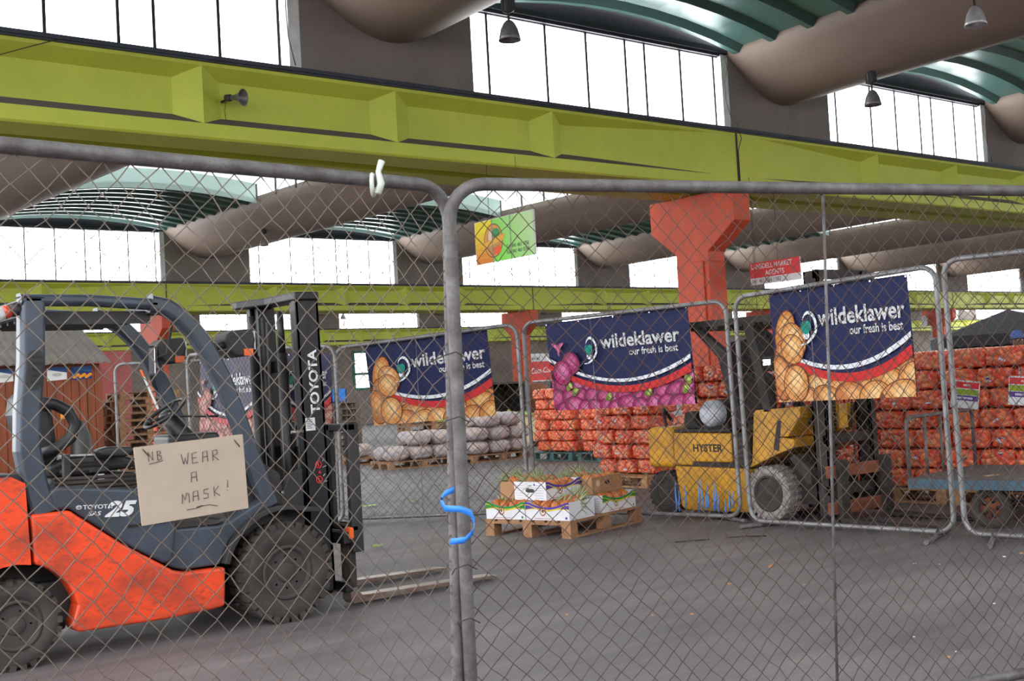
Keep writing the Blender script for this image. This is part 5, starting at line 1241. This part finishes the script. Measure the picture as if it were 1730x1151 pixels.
# ================================================================ price boards leaning on the onions
def board(x, y, z, rz, lean, label):
    o = thing('price_board', (x, y, z), label, 'sign', None, rz)
    o.rotation_euler = (lean[0], lean[1], rz)
    MB().box(-0.13, 0.13, 0, 0.006, 0, 0.27).build('board', 'white_paint', o)
    for nm_, z0, z1, c in (('red_band', 0.195, 0.255, srgb(222, 52, 56)), ('green_band', 0.13, 0.185, srgb(150, 170, 50)), ('purple_band', 0.075, 0.125, srgb(92, 62, 140))):
        b = MB(); b.poly([V(-0.122, -0.001, z0), V(0.122, -0.001, z0), V(0.122, -0.001, z1), V(-0.122, -0.001, z1)], c); b.build(nm_, 'printed', o)
    b = MB()
    for i in range(9): b.poly([V(-0.07 + i * 0.016, -0.0016, 0.09), V(-0.058 + i * 0.016, -0.0016, 0.09), V(-0.058 + i * 0.016, -0.0016, 0.11), V(-0.07 + i * 0.016, -0.0016, 0.11)], srgb(226, 220, 236))
    b.build('small_print', 'printed', o)
    b = MB()
    for i in range(4): b.poly([V(-0.02 + i * 0.016, -0.0016, 0.215), V(-0.008 + i * 0.016, -0.0016, 0.215), V(-0.008 + i * 0.016, -0.0016, 0.235), V(-0.02 + i * 0.016, -0.0016, 0.235)], srgb(240, 220, 220))
    b.build('small_print', 'printed', o)
    return o
board(10.52, 6.33, 0.955, -PI / 2 + 0.35, (0.02, 0.14), 'white price board with red, green and purple bands, wholly in view on the onions')
board(10.50, 5.72, 0.97, -PI / 2 + 0.35, (0.02, 0.10), 'white price board with coloured bands, cut off at the right edge of the photo')

# ================================================================ hanging signs
gs = thing('hanging_sign', (8.0, 10.16, 2.8), 'green and yellow fruit company sign hanging under the nearest beam', 'sign')
def gP(a, z, l=0.0): return V(-0.012 - l, 0.52 - a * 1.04, z * 0.475)      # a from left to right as seen from the yard
MB().box(-0.01, 0.01, -0.525, 0.525, 0, 0.48).build('board', 'lamp_silver', gs)
bg_ = MB()
nx_ = 20
for i in range(nx_):
    for j in range(8):
        a0, a1, z0, z1 = i / nx_, (i + 1) / nx_, j / 8, (j + 1) / 8; u = (a0 + a1) / 2; v_ = (z0 + z1) / 2
        if u < 0.31: c = ramp3(srgb(206, 120, 40), srgb(220, 200, 30), min(1, max(0, v_ * 1.4 - 0.15)))
        else: c = ramp3(srgb(120, 206, 66), srgb(186, 206, 160), min(1, max(0, (u - 0.35) * 1.3 + (v_ - 0.5) * 0.3)))
        bg_.poly([gP(a0, z0), gP(a1, z0), gP(a1, z1), gP(a0, z1)], c)
bg_.build('printed_ground', 'printed', gs)
em = MB()
def gell(cx, cz, rx, rz_, c, l): em.poly([gP(cx + rx * math.cos(q_), cz + rz_ * math.sin(q_), l) for q_ in [2 * PI * i / 26 for i in range(26)]], c)
gell(0.32, 0.50, 0.165, 0.40, srgb(60, 60, 40), 0.0006); gell(0.32, 0.50, 0.155, 0.38, srgb(206, 140, 60), 0.0010); gell(0.32, 0.50, 0.12, 0.31, srgb(176, 132, 72), 0.0014)
gell(0.37, 0.66, 0.07, 0.12, srgb(60, 136, 80), 0.0018); gell(0.27, 0.60, 0.035, 0.16, srgb(214, 186, 160), 0.0020); gell(0.40, 0.27, 0.05, 0.10, srgb(222, 84, 40), 0.0019); gell(0.33, 0.25, 0.05, 0.09, srgb(200, 96, 40), 0.0018)
em.poly([gP(0.13, 0.34, 0.0024), gP(0.5, 0.48, 0.0024), gP(0.53, 0.62, 0.0024), gP(0.36, 0.56, 0.0024), gP(0.14, 0.46, 0.0024)], srgb(216, 160, 50))
em.build('printed_emblem', 'printed', gs)
for body, zz in (('Tel: 041 461 1056', 0.25), ('Fax: 041 461 0343', 0.12)):
    text(body, 'lettering', 'ink', gs, frame3(gP(0.54, zz, 0.0022), (0, -1, 0), (0, 0, 1)), 0.062, 0.0004, xscale=0.86)
MB().tube([V(0, 0.26, 0.47), V(0, 0.26, 1.1)], 0.003, 6).build('hanging_wire', 'cable', gs)
MB().tube([V(0, -0.26, 0.47), V(0, -0.26, 1.1)], 0.003, 6).build('hanging_wire', 'cable', gs)
for q_ in (0.305, 0.62): MB().box(-0.0155, -0.0145, 0.52 - q_ * 1.04 - 0.006, 0.52 - q_ * 1.04 + 0.006, 0, 0.478).build('panel_seam', 'lamp_grey', gs)

rs = thing('hanging_sign', (12.99, 10.51, 2.643), 'red and white market agent sign hanging beside the orange column', 'sign')
MB().box(-0.008, 0.008, -0.385, 0.385, 0.0, 0.275).build('board', 'white_paint', rs)
MB().box(-0.011, -0.0082, -0.385, 0.385, 0.085, 0.275).build('red_panel', 'hazard_red', rs)
rM = lambda y, z: frame3((-0.0118, y, z), (0, -1, 0), (0, 0, 1))
text('LANSDELL MARKET', 'lettering', 'white_paint', rs, rM(0.365, 0.195), 0.088, 0.0006, offset=0.0014, xscale=0.83)
text('AGENTS', 'lettering', 'white_paint', rs, rM(0.0, 0.105), 0.088, 0.0006, align='CENTER', offset=0.0014, xscale=0.9)
text('041 4611566 | 082', 'lettering', 'ink', rs, frame3((-0.0088, 0.36, 0.022), (0, -1, 0), (0, 0, 1)), 0.07, 0.0006, xscale=0.85)
for yy in (0.3, -0.05): MB().tube([V(0, yy, 0.27), V(0, yy, 1.113)], 0.003, 6).build('hanging_wire', 'cable', rs)
rs.scale = (1.13, 1.13, 1.13)

# ================================================================ lamps, horn and cables
def high_bay(loc, shade, label, group, drop):
    o = thing('high_bay_lamp', loc, label, 'lamp', group)
    MB().lathe([(0.020, 0.20), (0.035, 0.19), (0.055, 0.17), (0.085, 0.11), (0.104, 0.03), (0.110, 0.0), (0.106, 0.0), (0.098, 0.03), (0.08, 0.10), (0.05, 0.16), (0.0, 0.17)], None, 36).build('shade', shade, o)
    MB().lathe([(0.0, 0.05), (0.03, 0.06), (0.035, 0.10), (0.02, 0.16), (0.0, 0.165)], None, 16).build('bulb', 'white_paint', o)
    MB().lathe([(0.012, 0.19), (0.012, 0.27), (0.03, 0.275), (0.06, 0.29), (0.062, 0.40), (0.055, 0.43), (0.0, 0.43)], None, 18).build('gear_housing', 'cable', o)
    for i in range(8):
        a = 2 * PI * i / 8; MB().box(0.058, 0.070, -0.006, 0.006, 0.295, 0.40, Matrix.Rotation(a, 4, 'Z')).build('cooling_fin', 'cable', o)
    MB().tube([V(0, 0, 0.42), V(0, 0, 0.42 + drop)], 0.005, 6).build('hanging_rod', 'cable', o)
    return o
high_bay((7.17, 8.85, 4.77), 'lamp_grey', 'grey bell lamp hanging before the middle clerestory window', None, 0.58)
high_bay((13.05, 8.82, 4.74), 'lamp_grey', 'grey bell lamp hanging just below the right roof trough', None, 0.04)
high_bay((11.15, 6.28, 4.79), 'lamp_silver', 'silver bell lamp in front of the brown trough, top right corner', None, 0.8)
LAMP = high_bay((12.77, 25.4, 5.07), 'lamp_grey', 'small dark bell lamp hanging in the second bay, left of the others', None, 0.75)
dup(LAMP, (14.3, 21.7, 5.60), None, 'small dark bell lamp in the second bay, above the near fence post')
high_bay((22.85, 39.2, 4.35), 'lamp_grey', 'tiny bell lamp far away before the third row of windows', None, 1.9)
dup(LAMP, (6.81, 19.9, 5.30), None, 'bell lamp under the pale roof strip at the upper left, above the orange forklift')
hn = thing('horn_loudspeaker', (4.93, 10.50, 4.32), 'small dark horn loudspeaker on the face of the nearest lime beam', 'loudspeaker')
HMx = frame3((0.10, -0.20, 0.025), (0, 0, 1), (0.75, 0.55, 0)); HMx = frame3((0.10, -0.20, 0.025), (0.62, 0.78, 0), (0, 0, 1))
# bell opens toward the yard
Dn = V(0.5, -0.85, -0.1).normalized(); HB = Matrix.Translation((0.02, -0.10, 0.0)) @ Dn.to_track_quat('Z', 'Y').to_matrix().to_4x4()
MB().lathe([(0.022, 0.0), (0.026, 0.05), (0.045, 0.10), (0.078, 0.14), (0.082, 0.145), (0.074, 0.142), (0.040, 0.10), (0.012, 0.05), (0.0, 0.05)], HB, 30).build('bell', 'lamp_grey', hn)
MB().lathe([(0.0, 0.05), (0.014, 0.055), (0.016, 0.08), (0.0, 0.09)], HB, 14).build('centre_plug', 'chrome', hn)
MB().lathe([(0.0, -0.06), (0.032, -0.055), (0.034, 0.0), (0.022, 0.005)], HB, 18).build('driver', 'cable', hn)
MB().tube([V(-0.02, 0.02, -0.02), V(0.02, -0.10, 0.0)], 0.012, 8).build('bracket', 'cable', hn)
MB().tube([V(0.0, -0.04, -0.02), V(0.0, 0.0, -0.1), V(0.01, 0.0, -0.2)], 0.003, 6).build('lead', 'cable', hn)
def cable(pts, label, r=0.006):
    tag(MB().tube([Vector(p) for p in pts], r, 6).build('cable', 'cable'), label, 'cable')
cable([(12.17, 10.40, 5.70), (12.09, 10.39, 5.62), (12.13, 10.40, 5.50), (12.06, 10.40, 5.3), (12.07, 10.40, 5.05), (12.14, 10.39, 4.82), (12.20, 10.34, 4.72), (12.26, 10.34, 4.55), (12.235, 10.385, 4.4), (12.235, 10.385, 3.92)], 'dark cable looping down beside the middle clerestory window')
cable([(18.60, 10.40, 5.66), (18.53, 10.39, 5.58), (18.56, 10.40, 5.45), (18.50, 10.40, 5.2), (18.54, 10.39, 4.95), (18.64, 10.39, 4.72)], 'dark cable looping down beside the right clerestory window')
cable([(5.60, 10.40, 5.70), (5.58, 10.39, 5.3), (5.60, 10.40, 5.0), (5.66, 10.39, 4.72)], 'dark cable hanging beside the upper left clerestory window')
cable([(2.3, 10.36, 4.22), (2.85, 10.36, 4.4525), (3.41, 10.365, 4.684)], 'thin dark wire rising to the gutter at the top left', 0.004)
cable([(12.42, 10.392, 4.05), (12.42, 10.392, 3.9), (12.41, 10.39, 3.0), (12.42, 10.39, 2.2)], 'thin dark cable hanging beside the orange column', 0.004)

# ================================================================ wooden hut
hu = thing('hut', (5.2, 20.0, 0), 'orange-brown plank hut with a grey corrugated roof, behind the orange forklift', 'hut')
MB().box(-3.2, 1.70, 0, 2.4, 0, 2.2).build('wall', 'hut_wood', hu)
pl = MB()
for i in range(38): pl.box(-3.2 + i * 0.13, -3.2 + i * 0.13 + 0.116, -0.015, 0.0, 0.0, 2.12)
pl.build('planking', 'hut_wood', hu)
rw = []
for i in range(141):
    x = -3.3 + i * 0.0365; z = 0.018 * math.sin(i * PI / 2)
    rw.append([V(x, -0.28, 2.20 + z), V(x, 1.55, 3.04 + z), V(x, 2.6, 2.5 + z)])
MB().grid(rw).build('roof', 'hut_roof', hu, solid=0.01)
for i, (a, b, kk) in enumerate(((0.03, 0.30, 0), (0.42, 0.68, 1), (0.83, 1.15, 1), (1.23, 1.56, 2))):
    q = MB(); y = -0.02
    q.poly([V(a, y, 1.93), V(b, y, 1.95), V(b, y, 2.16), V(a, y, 2.15)], srgb(226, 226, 224) if kk < 2 else srgb(40, 60, 110))
    q.poly([V(a + 0.1 * (b - a), y - 0.002, 2.11), V(b, y - 0.002, 2.06), V(b, y - 0.002, 2.16), V(a, y - 0.002, 2.15)], srgb(60, 90, 140))
    if kk == 2:
        for k_ in range(9): q.poly([V(a + (b - a) * (0.12 + 0.1 * k_) + 0.03 * math.cos(g), y - 0.003 - 0.0004 * k_, 1.98 + 0.02 * (k_ % 3) + 0.025 * math.sin(g)) for g in [2 * PI * h_ / 12 for h_ in range(12)]], srgb(236, 150, 50))
    else:
        q.poly([V((a + b) / 2 + 0.08 * math.cos(g), y - 0.003, 2.03 + 0.03 * math.sin(g)) for g in [2 * PI * h_ / 14 for h_ in range(14)]], srgb(190, 190, 186))
    q.build('poster', 'printed', hu)
q = MB(); q.poly([V(1.02, -0.02, 1.30), V(1.22, -0.02, 1.30), V(1.22, -0.02, 1.46), V(1.02, -0.02, 1.45)], srgb(240, 160, 40)); q.build('notice', 'printed', hu)
q = MB().lathe([(0.0, 0.3), (0.16, 0.34), (0.2, 0.6), (0.16, 1.05), (0.06, 1.3), (0, 1.32)], Matrix.Translation((6.42, 19.6, 0)) @ Matrix.Scale(0.95, 4), 20)
q.lathe([(0.18, 0.0), (0.2, 0.05), (0.18, 0.32), (0, 0.32)], Matrix.Translation((6.42, 19.6, 0)), 20)
tag(q.build('rubbish_bag', 'vinyl_black'), 'black filled bag standing against the plank hut', 'bag')

# ================================================================ stacked pallets and goods further back
PS = pallet('wooden_pallet', 'wooden pallet in the tall stack right of the plank hut', 'stacked pallets', 'pallet_wood', 1.1, 0.9, 0.13, (7.72, 21.4, 0.0), -0.05)
for i in range(1, 13): dup(PS, (7.72 + random.uniform(-.03, .03), 21.4, 0.132 * i), (0, 0, -0.05 + random.uniform(-.03, .03)))
for i in range(12): dup(PS, (6.86 + random.uniform(-.02, .02), 22.5, 0.132 * i), (0, 0, 0.02), 'wooden pallet in the shorter stack between the hut and the tall stack', 'second stack of pallets')
PG = pallet('wooden_pallet', 'weathered grey pallet stacked behind the left potato banner', 'grey stacked pallets', 'pallet_grey', 1.2, 0.9, 0.14, (12.4, 22.95, 0.0), -0.15)
for i in range(1, 9): dup(PG, (12.4 + random.uniform(-.03, .03), 22.95, 0.142 * i), (0, 0, -0.15))
PB = pallet('wooden_pallet', 'brown pallet stacked under the potato banner, left of the near post', 'brown stacked pallets', 'pallet_wood', 1.25, 0.8, 0.14, (13.82, 21.3, 0.0), -0.35)
for i in range(1, 6): dup(PB, (13.82 + random.uniform(-.03, .03), 21.3, 0.142 * i), (0, 0, -0.35))
for i, (x, y, z) in enumerate(((14.143, 21.155, 0.50), (14.517, 21.018, 0.50))):
    tag(MB().box(-0.06, 0.06, -0.012, 0.012, 0, 0.09, rot('Z', -0.35, (x, y, z))).build('plastic_scrap', 'ribbon_blue'), ['blue plastic scrap on the brown pallets, left one', 'blue plastic scrap on the brown pallets, right one'][i], 'plastic')
PK = pallet('wooden_pallet', 'low wooden pallet under the pinkish sack behind the load backrest', None, 'pallet_wood', 1.5, 0.8, 0.13, (12.2, 20.9, 0), -0.12)
sk = sack(12.62, 21.2, 0.28, 0, 'pinkish net sack lying on the low pallet behind the load backrest', None, 1)
bc = thing('crate', (12.95, 23.1, 1.285), 'blue plastic crate on the grey pallets', 'crate')
for a in ((0, 0.5, 0, 0.02), (0, 0.5, 0.33, 0.35), (0, 0.02, 0, 0.35), (0.48, 0.5, 0, 0.35)): MB().box(a[0], a[1], a[2], a[3], 0.0, 0.3).build('side', 'ribbon_blue', bc)
MB().box(0, 0.5, 0, 0.35, 0, 0.02).build('bottom', 'ribbon_blue', bc)
# long cream bin of cabbages
cb = thing('bin', (15.05, 21.4, 0), 'cream lined bin of cabbages behind the white sacks', 'bin')
for a in ((0, 2.7, 0, 0.05), (0, 2.7, 0.95, 1.0), (0, 0.05, 0, 1.0), (2.65, 2.7, 0, 1.0)): MB().box(a[0], a[1], a[2], a[3], 0.12, 0.72).build('side', 'sack_cream', cb, bevel=0.02)
MB().box(0.05, 2.65, 0.05, 0.95, 0.12, 0.5).build('bottom', 'sack_cream', cb)
MB().box(-0.02, 2.72, -0.02, 0.03, 0.70, 0.76).box(-0.02, 2.72, 0.97, 1.02, 0.70, 0.76).build('rim', 'pallet_wood', cb)
for i in range(3): MB().box(i * 1.3, i * 1.3 + 0.1, 0, 1.0, 0, 0.12).build('skid', 'pallet_wood', cb)
def cab_mesh():
    rnd = random.Random(5); b = MB(); rows = []
    for j in range(13):
        t_ = PI * j / 12; rows.append([V(0.1 * math.sin(t_) * math.cos(a) * (1 + 0.08 * math.sin(3 * a + j)), 0.1 * math.sin(t_) * math.sin(a) * (1 + 0.08 * math.sin(3 * a + j)), -0.09 * math.cos(t_)) for a in [2 * PI * i / 20 for i in range(20)]])
    b.grid(rows, closed=True)
    for k in range(6):
        a = k * 1.05; rows = []
        for j in range(5):
            r_ = 0.06 + 0.02 * j; z = -0.06 + 0.04 * j
            rows.append([V(r_ * 1.1 * math.cos(a + d), r_ * 1.1 * math.sin(a + d), z + 0.01 * math.sin(9 * d)) for d in [-0.45 + 0.15 * q for q in range(7)]])
        b.grid(rows)
    return b.mesh('cabbage', 'cabbage')
cm = cab_mesh()
for i in range(16):
    o = bpy.data.objects.new('cabbage', cm); COL.objects.link(o)
    o.scale = (0.88, 0.88, 0.95); o.location = (15.32 + (i % 8) * 0.31, 21.66 + (i // 8) * 0.36, 0.67 + 0.03 * (i % 3)); o.rotation_euler = (random.random(), random.random(), random.random() * 6)
    tag(o, 'pale green cabbage lying on the cream bin', 'cabbage', 'cabbages in the cream bin')
# dark container, drum and drinks sign behind
dk = thing('container', (18.0, 24.2, 0), 'dark open metal container behind the cream bin', 'container')
for a in ((0, 1.5, 0.98, 1.0), (0, 0.02, 0, 1.0), (1.48, 1.5, 0, 1.0)): MB().box(a[0], a[1], a[2], a[3], 0.0, 1.55).build('side', 'dozer_black', dk)
MB().box(0, 1.5, 0, 0.02, 0, 0.75).build('front', 'dozer_black', dk); MB().box(0, 1.5, 0, 1, 1.5, 1.55).build('top', 'wheel_dusty', dk)
for x in (0, 1.44): MB().box(x, x + 0.06, -0.02, 0.04, 0, 1.5).build('post', 'rail_steel', dk)
tag(MB().lathe([(0.0, 0), (0.36, 0), (0.37, 0.3), (0.36, 0.6), (0.37, 0.9), (0.36, 1.2), (0.30, 1.42), (0.0, 1.5)], Matrix.Translation((20.3, 24.8, 0)), 24).build('drum', 'rust'), 'tall rust brown drum right of the dark container', 'drum')
ds = thing('drinks_sign', (39.2, 48.4, 1.70), 'red drinks sign with white script on the far stall', 'sign')
MB().box(0, 1.75, 0, 0.06, 0, 1.0).build('red_panel', 'hazard_red', ds); MB().box(0, 1.75, -0.01, 0.06, 1.0, 1.42).build('white_panel', 'white_paint', ds)
MB().box(0, 1.75, -0.012, 0.06, -0.05, 0.0).build('edge', 'white_paint', ds)
text('Coca-Cola', 'lettering', 'white_paint', ds, frame3((0.16, -0.003, 0.36), (1, 0, 0.04), (0, 0, 1)), 0.42, 0.002, shear=0.35, offset=0.006, xscale=0.8)
text('kwkwl', 'lettering', 'ink', ds, frame3((0.12, -0.013, 1.08), (1, 0, 0), (0, 0, 1)), 0.3, 0.002, xscale=0.9)
for x in (0.1, 1.6): MB().box(x, x + 0.08, 0.06, 0.14, -1.7, 1.42).build('post', 'frame_dark', ds)
# red painted block by the hut
rbk = MB().box(13.75, 14.9, 40.0, 42.0, 0, 3.4)
structure(rbk.build('wall_side', 'brick_red'), 'dull red wall block far behind the plank hut', 'wall')
# cabinet on the far column
eb = thing('electrical_box', (49.0, 30.7, 1.85), 'pale blue electrical box on the far orange column at the right', 'box')
MB().box(0, 0.2, -0.32, 0.32, 0, 0.74).build('cabinet', 'box_blue', eb, bevel=0.01); MB().box(-0.012, 0, -0.30, 0.30, 0.02, 0.72).build('door', 'box_blue', eb)
MB().tube([V(0.1, 0.2, 0.74), V(0.1, 0.2, 1.3), V(0.1, 0.45, 1.4), V(0.1, 0.45, 1.8)], 0.03, 8).build('conduit', 'white_paint', eb)
MB().box(-0.02, 0.1, 0.32, 0.6, 1.3, 1.8).build('junction_box', 'lamp_silver', eb)

# ================================================================ gazebo and the man at the right
gz = thing('gazebo', (24.6, 13.6, 0), 'dark canvas gazebo roof beyond the onions at the right', 'gazebo')
gm = MB().add([V(-1.5, -1.5, 1.95), V(1.5, -1.5, 1.95), V(1.5, 1.5, 1.95), V(-1.5, 1.5, 1.95), V(0, 0, 2.5)], [(0, 1, 4), (1, 2, 4), (2, 3, 4), (3, 0, 4)])
gm.build('canopy', 'canvas_dark', gz, solid=0.01)
vl = MB()
for a, b in (((-1.5, -1.5), (1.5, -1.5)), ((1.5, -1.5), (1.5, 1.5)), ((1.5, 1.5), (-1.5, 1.5)), ((-1.5, 1.5), (-1.5, -1.5))):
    vl.add([V(a[0], a[1], 1.95), V(b[0], b[1], 1.95), V(b[0], b[1], 1.72), V(a[0], a[1], 1.72)], [(0, 1, 2, 3)])
vl.build('valance', 'canvas_dark', gz, solid=0.01)
for x in (-1.47, 1.47):
    for y in (-1.47, 1.47): MB().tube([V(x, y, 0), V(x, y, 1.95)], 0.025, 8).build('leg', 'lamp_silver', gz)
gz.rotation_euler = (0, 0, 0.65)

def person():
    root = thing('person', (15.3, 8.35, 0), 'person in a blue cap and red top standing behind the onions at the right edge', 'person')
    me = bpy.data.meshes.new('body')
    J = {'pel': (0, 0, 0.95, .13, .10), 'wai': (0, 0, 1.12, .13, .095), 'che': (0, -0.01, 1.32, .15, .105), 'nb': (0, 0, 1.46, .07, .065), 'nt': (0, -0.015, 1.53, .05, .05), 'h1': (0, -0.02, 1.60, .07, .08), 'h2': (0, -0.01, 1.70, .078, .088),
         'ls': (.17, 0, 1.42, .055, .055), 'le': (.23, -.02, 1.15, .042, .042), 'lw': (.20, -.18, 1.02, .03, .03), 'lh': (.18, -.26, 1.0, .035, .02),
         'rs': (-.17, 0, 1.42, .055, .055), 're': (-.23, -.02, 1.15, .042, .042), 'rw': (-.20, -.18, 1.02, .03, .03), 'rh': (-.18, -.26, 1.0, .035, .02),
         'lp': (.09, 0, .9, .085, .085), 'lk': (.10, -.01, .5, .06, .06), 'la': (.10, .02, .09, .042, .042), 'lf': (.11, -.13, .04, .04, .03),
         'rp': (-.09, 0, .9, .085, .085), 'rk': (-.10, -.01, .5, .06, .06), 'ra': (-.10, .02, .09, .042, .042), 'rf': (-.11, -.13, .04, .04, .03)}
    ks = list(J); E_ = [('pel', 'wai'), ('wai', 'che'), ('che', 'nb'), ('nb', 'nt'), ('nt', 'h1'), ('h1', 'h2'), ('che', 'ls'), ('ls', 'le'), ('le', 'lw'), ('lw', 'lh'), ('che', 'rs'), ('rs', 're'), ('re', 'rw'), ('rw', 'rh'), ('pel', 'lp'), ('lp', 'lk'), ('lk', 'la'), ('la', 'lf'), ('pel', 'rp'), ('rp', 'rk'), ('rk', 'ra'), ('ra', 'rf')]
    me.from_pydata([J[k][:3] for k in ks], [(ks.index(a), ks.index(b)) for a, b in E_], [])
    o = bpy.data.objects.new('body', me); COL.objects.link(o); o.parent = root
    o.modifiers.new('skin', 'SKIN'); sb = o.modifiers.new('sub', 'SUBSURF'); sb.levels = 2; sb.render_levels = 2
    if not len(me.skin_vertices):
        bm = bmesh.new(); bm.from_mesh(me); bm.verts.layers.skin.verify(); bm.to_mesh(me); bm.free()
    for i, k in enumerate(ks): me.skin_vertices[0].data[i].radius = J[k][3:5]; me.skin_vertices[0].data[i].use_root = (k == 'pel')
    me.materials.append(MATS['skin_brown'])
    MB().lathe([(.125, .93), (.15, .95), (.165, 1.1), (.18, 1.3), (.165, 1.42), (.09, 1.485), (.075, 1.48)], Matrix.Scale(0.78, 4, V(0, 1, 0)), 24).build('shirt', 'cloth_red', root)
    for s_ in (1, -1):
        MB().tube([V(.15 * s_, 0, 1.42), V(.20 * s_, -.01, 1.3), V(.23 * s_, -.02, 1.18)], [.078, .068, .06], 12).build('sleeve', 'cloth_red', root)
        MB().tube([V(.085 * s_, 0, .98), V(.10 * s_, -.01, .5), V(.10 * s_, .02, .1)], [.115, .085, .07], 12).build('trouser_leg', 'canvas_dark', root)
        MB().box(.07 * s_ - (.04), .07 * s_ + .10 - (.04 if s_ > 0 else .1) + .0, -.2, .08, 0, .08).build('shoe', 'vinyl_black', root, bevel=0.02)
        MB().lathe([(0, -.012), (.011, 0), (0, .012)], Matrix.Translation((.03 * s_, -.098, 1.66)), 10).build('eye', 'white_paint', root)
        MB().lathe([(0, -.03), (.018, 0), (0, .03)], Matrix.Translation((.083 * s_, 0, 1.64)), 10).build('ear', 'skin_brown', root)
        for f in range(4): MB().tube([V(.18 * s_ + (f - 1.5) * .016, -.26, 1.0), V(.18 * s_ + (f - 1.5) * .018, -.31, .985), V(.18 * s_ + (f - 1.5) * .018, -.335 + .004 * abs(f - 1.5), .96)], [.009, .008, .007], 6).build('finger', 'skin_brown', root)
        MB().tube([V(.15 * s_, -.24, 1.0), V(.135 * s_, -.275, .985)], [.011, .009], 6).build('thumb', 'skin_brown', root)
    MB().add([V(-.012, -.09, 1.625), V(.012, -.09, 1.625), V(0, -.118, 1.622), V(0, -.095, 1.665)], [(0, 1, 2), (0, 2, 3), (1, 3, 2)]).build('nose', 'skin_brown', root)
    MB().tube([V(-.024, -.092, 1.588), V(0, -.1, 1.585), V(.024, -.092, 1.588)], .005, 6).build('mouth', 'cloth_red', root)
    cap = MB().lathe([(.088, 1.68), (.092, 1.70), (.086, 1.745), (.055, 1.785), (0, 1.80)], Matrix.Translation((0, -.01, 0)), 24).build('cap', 'cap_blue', root)
    MB().prism([(-.075, -.07), (-.07, -.13), (-.03, -.17), (.03, -.17), (.07, -.13), (.075, -.07)], 1.685, 1.695, 'z').build('cap_peak', 'cap_blue', root, bevel=0.003)
    root.rotation_euler = (0, 0, -0.7)
person()

# ================================================================ litter on the floor
def leafy(x, y, s_, label, m_='cabbage', seed=0):
    rnd = random.Random(seed); b = MB(); n = 11
    pts = [V(s_ * (0.6 + 0.5 * rnd.random()) * math.cos(2 * PI * i / n), s_ * 0.6 * (0.6 + 0.5 * rnd.random()) * math.sin(2 * PI * i / n), 0.012 + 0.02 * rnd.random()) for i in range(n)]
    b.add([V(0, 0, 0.02)] + pts, [(0, i + 1, (i + 1) % n + 1) for i in range(n)])
    o = b.build('leaf_scrap', m_, solid=0.002); o.location = (x, y, 0.002); tag(o, label, 'leaf')
leafy(5.75, 9.43, 0.06, 'small torn green leaf on the floor right of the load backrest', seed=1)
leafy(7.78, 12.9, 0.11, 'torn green leaves lying along the far fence, left one', seed=2)
leafy(8.34, 12.75, 0.09, 'torn green leaves lying along the far fence, right one', seed=3)
tag(MB().box(-0.05, 0.05, -0.012, 0.012, 0, 0.015, rot('Z', 0.5, (6.75, 5.67, 0.0))).build('wood_chip', 'pallet_wood'), 'small brown chip of wood on the empty floor', 'wood chip')
for i, (p, a, L) in enumerate((((7.44, 7.10, 0.006), 0.1, 0.3), ((7.86, 6.86, 0.006), -0.15, 0.34))):
    d = V(math.cos(a - 0.65), math.sin(a - 0.65), 0)
    tag(MB().tube([Vector(p) - d * L / 2, Vector(p) + V(0, 0, 0.004), Vector(p) + d * L / 2], 0.005, 6).build('twig', 'wire_dark'), ['dark bent wire on the floor before the yellow forklift, left one', 'dark bent wire on the floor before the yellow forklift, right one'][i], 'wire')
rnd = random.Random(11)
for i in range(34):
    r_ = rnd.uniform(2.0, 8.6); q = rnd.uniform(-0.05, 0.42)
    d = V(0.62, 0.785, 0) * r_ + V(0.785, -0.617, 0) * (q * r_)
    if d.y > 6.3 and d.x < 5.6: continue
    s_ = rnd.uniform(0.004, 0.009)
    o = MB().box(-s_, s_ * 1.6, -s_, s_, 0, s_ * 0.8, rot('Z', rnd.random() * 3)).build('pebble', 'pallet_pale' if i % 2 else 'white_paint'); o.location = (d.x, d.y, 0)
    tag(o, 'tiny pale crumb of litter on the dark floor', 'crumb', 'crumbs of litter on the floor')
